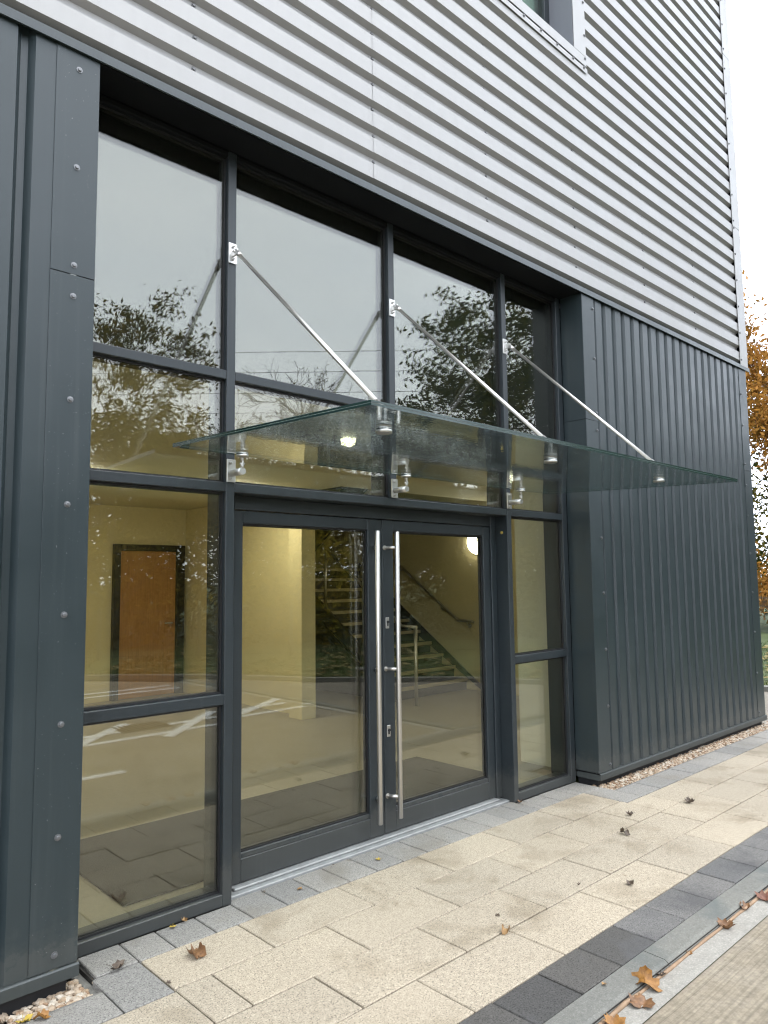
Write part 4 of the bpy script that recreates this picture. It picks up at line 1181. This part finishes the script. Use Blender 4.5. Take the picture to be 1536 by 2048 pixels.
for (x, y), h, lm, sd, lab in fill:
    make_tree('broadleaf_tree', lab, 'tree', (x, y, -0.05), h, 1.0, 0.14, lm, 12000, 0.115, sd, leafy=0.85, clump=0.42, rad=h * 0.36, group='trees beyond the fence', levels=5, kids=(3, 5))

def shrub(label, base, h, w, lm, n, seed, group='shrubs behind the fence'):
    root = empty('shrub', base, label, 'shrub', group); rs_ = np.random.RandomState(seed); rr = random.Random(seed)
    st_ = MB()
    for i in range(9):
        a = rr.uniform(0, 6.28); t = rr.uniform(.2, .8) * w
        st_.tube([(base[0], base[1], base[2] - 0.05), (base[0] + math.cos(a) * t * .4, base[1] + math.sin(a) * t * .4, base[2] + h * .45), (base[0] + math.cos(a) * t, base[1] + math.sin(a) * t, base[2] + h * rr.uniform(.7, .95))], [0.03, 0.02, 0.008], 4, False)
    st_.build('stem', M['bark'], root)
    k = 34
    cc = rs_.normal(0, 1, (k, 3)); cc /= np.linalg.norm(cc, axis=1)[:, None]; cc *= rs_.uniform(.3, .95, k)[:, None] ** 0.5
    cc = cc * np.array([w, w, h * 0.5]) + np.array([base[0], base[1], base[2] + h * 0.5])
    C = cc[rs_.randint(0, k, n)] + rs_.normal(0, 1, (n, 3)) * np.array([w * .2, w * .2, h * .13])
    s = 0.085 * rs_.uniform(.6, 1.3, n)[:, None]
    a = rs_.normal(0, 1, (n, 3)); a /= np.linalg.norm(a, axis=1)[:, None]
    b_ = rs_.normal(0, 1, (n, 3)); b_ -= a * (a * b_).sum(1)[:, None]; b_ /= np.linalg.norm(b_, axis=1)[:, None]
    V = np.stack([C - a * s, C + b_ * s * .5, C + a * s, C - b_ * s * .5], 1).reshape(-1, 3)
    me = bpy.data.meshes.new('crown'); me.from_pydata(V.tolist(), [], np.arange(n * 4).reshape(-1, 4).tolist()); me.materials.append(M[lm])
    link(bpy.data.objects.new('crown', me), root)
for i, (x, y, h, w, lm, lab) in enumerate([
        (24.0, 7.0, 5.2, 1.9, 'lf_dark', 'dark evergreen shrub seen past the building corner under the orange tree'),
        (23.0, 4.2, 2.4, 1.7, 'lf_orange', 'low russet shrub against the fence past the building corner'),
        (25.5, 10.5, 4.0, 2.0, 'lf_dark', 'evergreen shrub tucked behind the building corner'),
        (1.5, -16.0, 3.4, 2.2, 'lf_yellow', 'yellow shrub behind the fence mirrored in front of the oak door frame'),
        (5.5, -14.6, 2.6, 2.0, 'lf_olive', 'olive shrub behind the fence mirrored at the left sidelight edge'),
        (9.8, -12.2, 3.0, 2.2, 'lf_yellow', 'yellow shrub behind the fence mirrored left of the bare trunk'),
        (14.8, -9.2, 2.6, 1.9, 'lf_olive', 'olive shrub behind the fence mirrored behind the stairs'),
        (18.5, -7.4, 2.8, 2.1, 'lf_dark', 'dark shrub behind the fence mirrored in the right door'),
        (21.0, -3.0, 3.2, 2.0, 'lf_dark', 'dark shrub behind the fence mirrored low in the right sidelight')]):
    shrub(lab, (x, y, -0.03), h, w, lm, 6500, 60 + i)

# overgrown hedge closing the view behind the fence
hd = empty('hedge', (12, -14, 0), 'long overgrown olive hedge behind the mesh fence, mirrored across the lower panes', 'hedge')
hp = [(-14, -27), (4, -19.5), (12, -14.2), (20, -9.0), (28, -0.5), (31, 8)]
rs_ = np.random.RandomState(3); rr = random.Random(3)
hs = MB()
for i in range(70):
    p, n = along(hp, rr); q = p + n * rr.uniform(0, 1.5); hh = rr.uniform(2.0, 4.2)
    hs.tube([(q.x, q.y, -0.1), (q.x + rr.uniform(-.3, .3), q.y + rr.uniform(-.3, .3), hh * .5), (q.x + rr.uniform(-.7, .7), q.y + rr.uniform(-.7, .7), hh)], [0.05, 0.035, 0.01], 4, False)
hs.build('stem', M['bark'], hd)
cc = []
for i in range(1000):
    p, n = along(hp, rr); q = p + n * rr.uniform(0, 2.0); top = 5.5 + 1.5 * noise.noise(Vector((q.x * .35, q.y * .35, 1)))
    cc.append((q.x, q.y, rr.uniform(0.25, top)))
cc = np.array(cc); n_ = 125000
C = cc[rs_.randint(0, len(cc), n_)] + rs_.normal(0, 1, (n_, 3)) * np.array([.5, .5, .38])
s_ = 0.105 * rs_.uniform(.6, 1.3, n_)[:, None]
a = rs_.normal(0, 1, (n_, 3)); a /= np.linalg.norm(a, axis=1)[:, None]
b_ = rs_.normal(0, 1, (n_, 3)); b_ -= a * (a * b_).sum(1)[:, None]; b_ /= np.linalg.norm(b_, axis=1)[:, None]
V = np.stack([C - a * s_, C + b_ * s_ * .5, C + a * s_, C - b_ * s_ * .5], 1).reshape(-1, 3)
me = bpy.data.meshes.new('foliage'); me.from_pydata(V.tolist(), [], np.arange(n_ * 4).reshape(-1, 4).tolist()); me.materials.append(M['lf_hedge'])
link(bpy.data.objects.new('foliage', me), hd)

# overhead cables on poles
def pole(loc, h, label):
    root = empty('utility_pole', loc, label, 'pole', 'utility poles')
    b_ = MB(); b_.tube([(loc[0], loc[1], -0.2), (loc[0], loc[1], h)], [0.16, 0.11], 10); b_.build('post', M['pole'], root)
    for z in (h - 0.35, h - 1.7):
        b_ = MB(); b_.bbox(loc[0] - 0.06, loc[0] + 0.06, loc[1] - 0.9, loc[1] + 0.9, z - 0.06, z + 0.06, 0.01); b_.build('crossarm', M['pole'], root)
PA, PB = (-11.0, -60.0), (55.0, 3.2)
pole((PA[0], PA[1], 0), 15.2, 'tall timber utility pole carrying four cables, at the car park end of the line')
pole((PB[0], PB[1], 0), 15.2, 'tall timber utility pole carrying four cables, at the far end past the building')
for i, (z, dy) in enumerate(((14.9, -0.7), (13.5, 0.5), (12.5, -0.3), (11.3, 0.2))):
    w = MB(); pts = []
    for k in range(41):
        t = k / 40; pts.append((PA[0] + (PB[0] - PA[0]) * t, PA[1] + (PB[1] - PA[1]) * t + dy, z - 4 * 0.5 * t * (1 - t)))
    w.tube(pts, 0.014, 4, False)
    w.build('overhead_cable', M['wire'], label=['topmost', 'second from top', 'third from top', 'lowest'][i] + ' of the four overhead cables mirrored in the upper panes', cat='cable', group='overhead cables')

# ================================================================== FALLEN LEAVES
def dry(name, c1, c2):
    m, t, b, o = nmat(name)
    pos = N(t, 'ShaderNodeNewGeometry').outputs['Position']
    n = N(t, 'ShaderNodeTexNoise', i_Scale=55.0, i_Detail=4.0, i_Roughness=0.65)
    t.links.new(pos, n.inputs['Vector'])
    r = ramp(t, [(0.3, c1), (0.7, c2)]); t.links.new(n.outputs['Fac'], r.inputs['Fac']); t.links.new(r.outputs['Color'], b.inputs['Base Color'])
    b.inputs['Roughness'].default_value = 0.55
    bp = N(t, 'ShaderNodeBump', i_Strength=0.4, i_Distance=0.002); t.links.new(n.outputs['Fac'], bp.inputs['Height']); t.links.new(bp.outputs['Normal'], b.inputs['Normal'])
    return m
DL = {'brown': dry('brown_dry_leaf', (0.098, 0.0455, 0.0175), (0.238, 0.119, 0.049)), 'tan': dry('tan_dry_leaf', (0.196, 0.105, 0.0385), (0.35, 0.21, 0.084)),
      'yellow': dry('yellow_fallen_leaf', (0.364, 0.238, 0.021), (0.504, 0.385, 0.084)), 'orange': dry('orange_dry_leaf', (0.168, 0.07, 0.014), (0.35, 0.168, 0.035)),
      'dark': dry('dark_dry_leaf', (0.042, 0.028, 0.0196), (0.119, 0.084, 0.056)), 'red': dry('red_brown_leaf', (0.098, 0.0315, 0.0154), (0.182, 0.07, 0.035))}
OUT = [(1.0, 0), (0.76, 9), (0.84, 22), (0.66, 33), (0.97, 48), (0.78, 60), (0.64, 70), (0.88, 96), (0.68, 112), (0.68, 130), (0.50, 150), (0.22, 176)]
def fallen_leaf(x, y, z, size, col, label, curl=0.5, seed=0, rot=None, tilt=0.0):
    rr = random.Random(seed * 17 + 3)
    rim = [(r_, a) for r_, a in OUT] + [(r_, -a) for r_, a in reversed(OUT[1:])]
    n = len(rim); rot = rr.uniform(0, 6.28) if rot is None else rot
    fold_a = rr.uniform(0, 3.14); ph = rr.uniform(0, 6)
    V = []
    def bend(px, py):
        u = px * math.cos(fold_a) + py * math.sin(fold_a); v = -px * math.sin(fold_a) + py * math.cos(fold_a)
        k = curl * 2.4
        if abs(k) > 1e-3:
            un = math.sin(k * u) / k; hz = (1 - math.cos(k * u)) / k
        else: un, hz = u, 0
        hz += 0.13 * curl * math.sin(5 * v + ph) + 0.45 * curl * v * v * (1 if ph > 2 else -0.6) + 0.06 * math.sin(9 * u + ph)
        return un * math.cos(fold_a) - v * math.sin(fold_a), un * math.sin(fold_a) + v * math.cos(fold_a), hz
    for f_ in (0.35, 0.7, 1.0):
        for r_, a in rim:
            j = 1 + rr.uniform(-.08, .08); a_ = math.radians(a)
            V.append(bend(r_ * f_ * j * math.cos(a_) * (0.5 + 0.5), r_ * f_ * j * math.sin(a_)))
    V.append(bend(0, 0))
    F = [(3 * n, i, (i + 1) % n) for i in range(n)]
    for k in range(2): F += [(k * n + i, (k + 1) * n + i, (k + 1) * n + (i + 1) % n, k * n + (i + 1) % n) for i in range(n)]
    h = size / 2
    stem = [bend(-0.15, 0), bend(-0.5, 0.02), bend(-0.9, 0.10 + rr.uniform(-.2, .2))]
    zmin = min(v[2] for v in V)
    V = [(v[0] * h, v[1] * h, (v[2] - zmin) * h) for v in V]
    ct, st_ = math.cos(tilt), math.sin(tilt)
    mb = MB(); mb.add(V, F, 0, True)
    mb.tube([(p[0] * h, p[1] * h, (p[2] - zmin) * h + 0.001) for p in stem], [0.0014, 0.0011, 0.0009], 4, True)
    me = mb.mesh('fallen_leaf', DL[col])
    o = bpy.data.objects.new('fallen_leaf', me); link(o)
    o.location = (x, y, z + 0.003); o.rotation_euler = (tilt, 0, rot)
    return tag(o, label, 'leaf', 'fallen leaves')
LV = [(-0.342, -0.363, 0, .105, 'brown', .75, 'large curled brown leaf on the beige slab in front of the left pane'),
      (-0.637, -0.215, 0, .075, 'dark', .5, 'greyish brown leaf lying on the corner grey blocks at lower left'),
      (-0.286, -0.035, 0, .034, 'yellow', .35, 'small yellow leaf on the grey block below the left pane'),
      (-0.220, -0.020, 0, .040, 'tan', .8, 'curled tan leaf leaning against the frame below the left pane'),
      (0.392, -0.116, 0, .030, 'tan', .5, 'tiny tan leaf on the grey course left of the door handles'),
      (0.960, -0.109, 0, .036, 'yellow', .4, 'yellow leaf on the grey course below the door handles'),
      (0.728, 0.02, 0, .014, 'dark', .5, 'tiny dark leaf scrap by the aluminium threshold'),
      (0.777, -1.159, 0, .062, 'tan', .8, 'crumpled tan leaf on the joint in the middle of the beige paving'),
      (1.658, -1.296, 0, .055, 'dark', .6, 'grey-brown leaf on the outer beige row near the charcoal border'),
      (2.346, -0.893, 0, .075, 'dark', .9, 'folded brown leaf on the beige paving in front of the right jamb'),
      (2.705, -0.738, 0, .055, 'dark', .8, 'small dark leaf on the beige slab nearest the grey corner block'),
      (3.253, -0.897, 0, .080, 'dark', .7, 'olive brown leaf farthest along the beige paving'),
      (2.425, -0.030, 0, .050, 'brown', .6, 'brown leaf caught at the foot of the mullion right of the doors'),
      (-0.532, -0.470, 0, .022, 'dark', .5, 'tiny dark leaf in the joint beside the corner grey block'),
      (0.877, -1.032, 0, .026, 'dark', 1.0, 'thin dark curled scrap on the beige slab above the crumpled tan leaf'),
      (1.464, -1.111, 0, .024, 'dark', 1.0, 'small black twisted scrap on the beige joint'),
      (-1.024, -0.300, -0.02, .060, 'yellow', .4, 'yellow leaf on the gravel at the lower left corner'),
      (-0.985, -0.360, 0, .060, 'orange', .8, 'curled orange leaf beside the gravel at the lower left corner'),
      (0.840, -1.800, ROAD, .125, 'orange', .85, 'large standing orange leaf in the gutter'),
      (0.713, -1.850, ROAD, .105, 'brown', .25, 'flat brown leaf in the gutter below the large orange one'),
      (0.520, -1.845, ROAD, .085, 'orange', .6, 'orange leaf in the gutter at the bottom edge of the picture'),
      (1.576, -1.815, ROAD, .085, 'brown', .8, 'brown leaf with a long stem in the gutter, middle of the kerb run'),
      (1.847, -1.805, ROAD, .075, 'brown', .7, 'dark brown leaf leaning on the kerb second from the right edge'),
      (2.020, -1.840, ROAD, .105, 'red', .5, 'red-brown leaf in the gutter at the right edge'),
      (1.225, -1.805, ROAD, .032, 'orange', .6, 'small orange scrap in the gutter seam'),
      (2.33, -1.80, ROAD, .06, 'tan', .6, 'tan leaf on the kerb edge at the far right'),
      (0.70, -1.70, 0, .024, 'tan', .5, 'tiny tan scrap on top of the kerb'),
      (0.966, -1.802, ROAD, .045, 'dark', .8, 'dark crumbled leaf in the gutter right of the large orange leaf')]
for i, (x, y, z, s, c, cu, lab) in enumerate(LV): fallen_leaf(x, y, z, s * 1.2, c, lab, cu * 1.15, i)
fallen_leaf(1.55, -0.88, cz(-0.88) + 0.018, .035, 'yellow', 'yellow leaf lying on top of the glass canopy', .3, 77)
o = fallen_leaf(2.404, 0.05, 1.95, .030, 'yellow', 'yellow leaf stuck to the side of the mullion right of the doors', .2, 78)
o.rotation_euler = (0, R(-90), 0.4)
pb = gravel('pebble', -0.662, -0.661, -0.205, -0.204, 0.016, 1, 0.011, 0.0115, 8, 'single pale pebble on the concrete haunch at lower left')
pb['kind'] = 'thing'; pb['category'] = 'pebble'; pb.location = (-0.06, 0, -0.035)
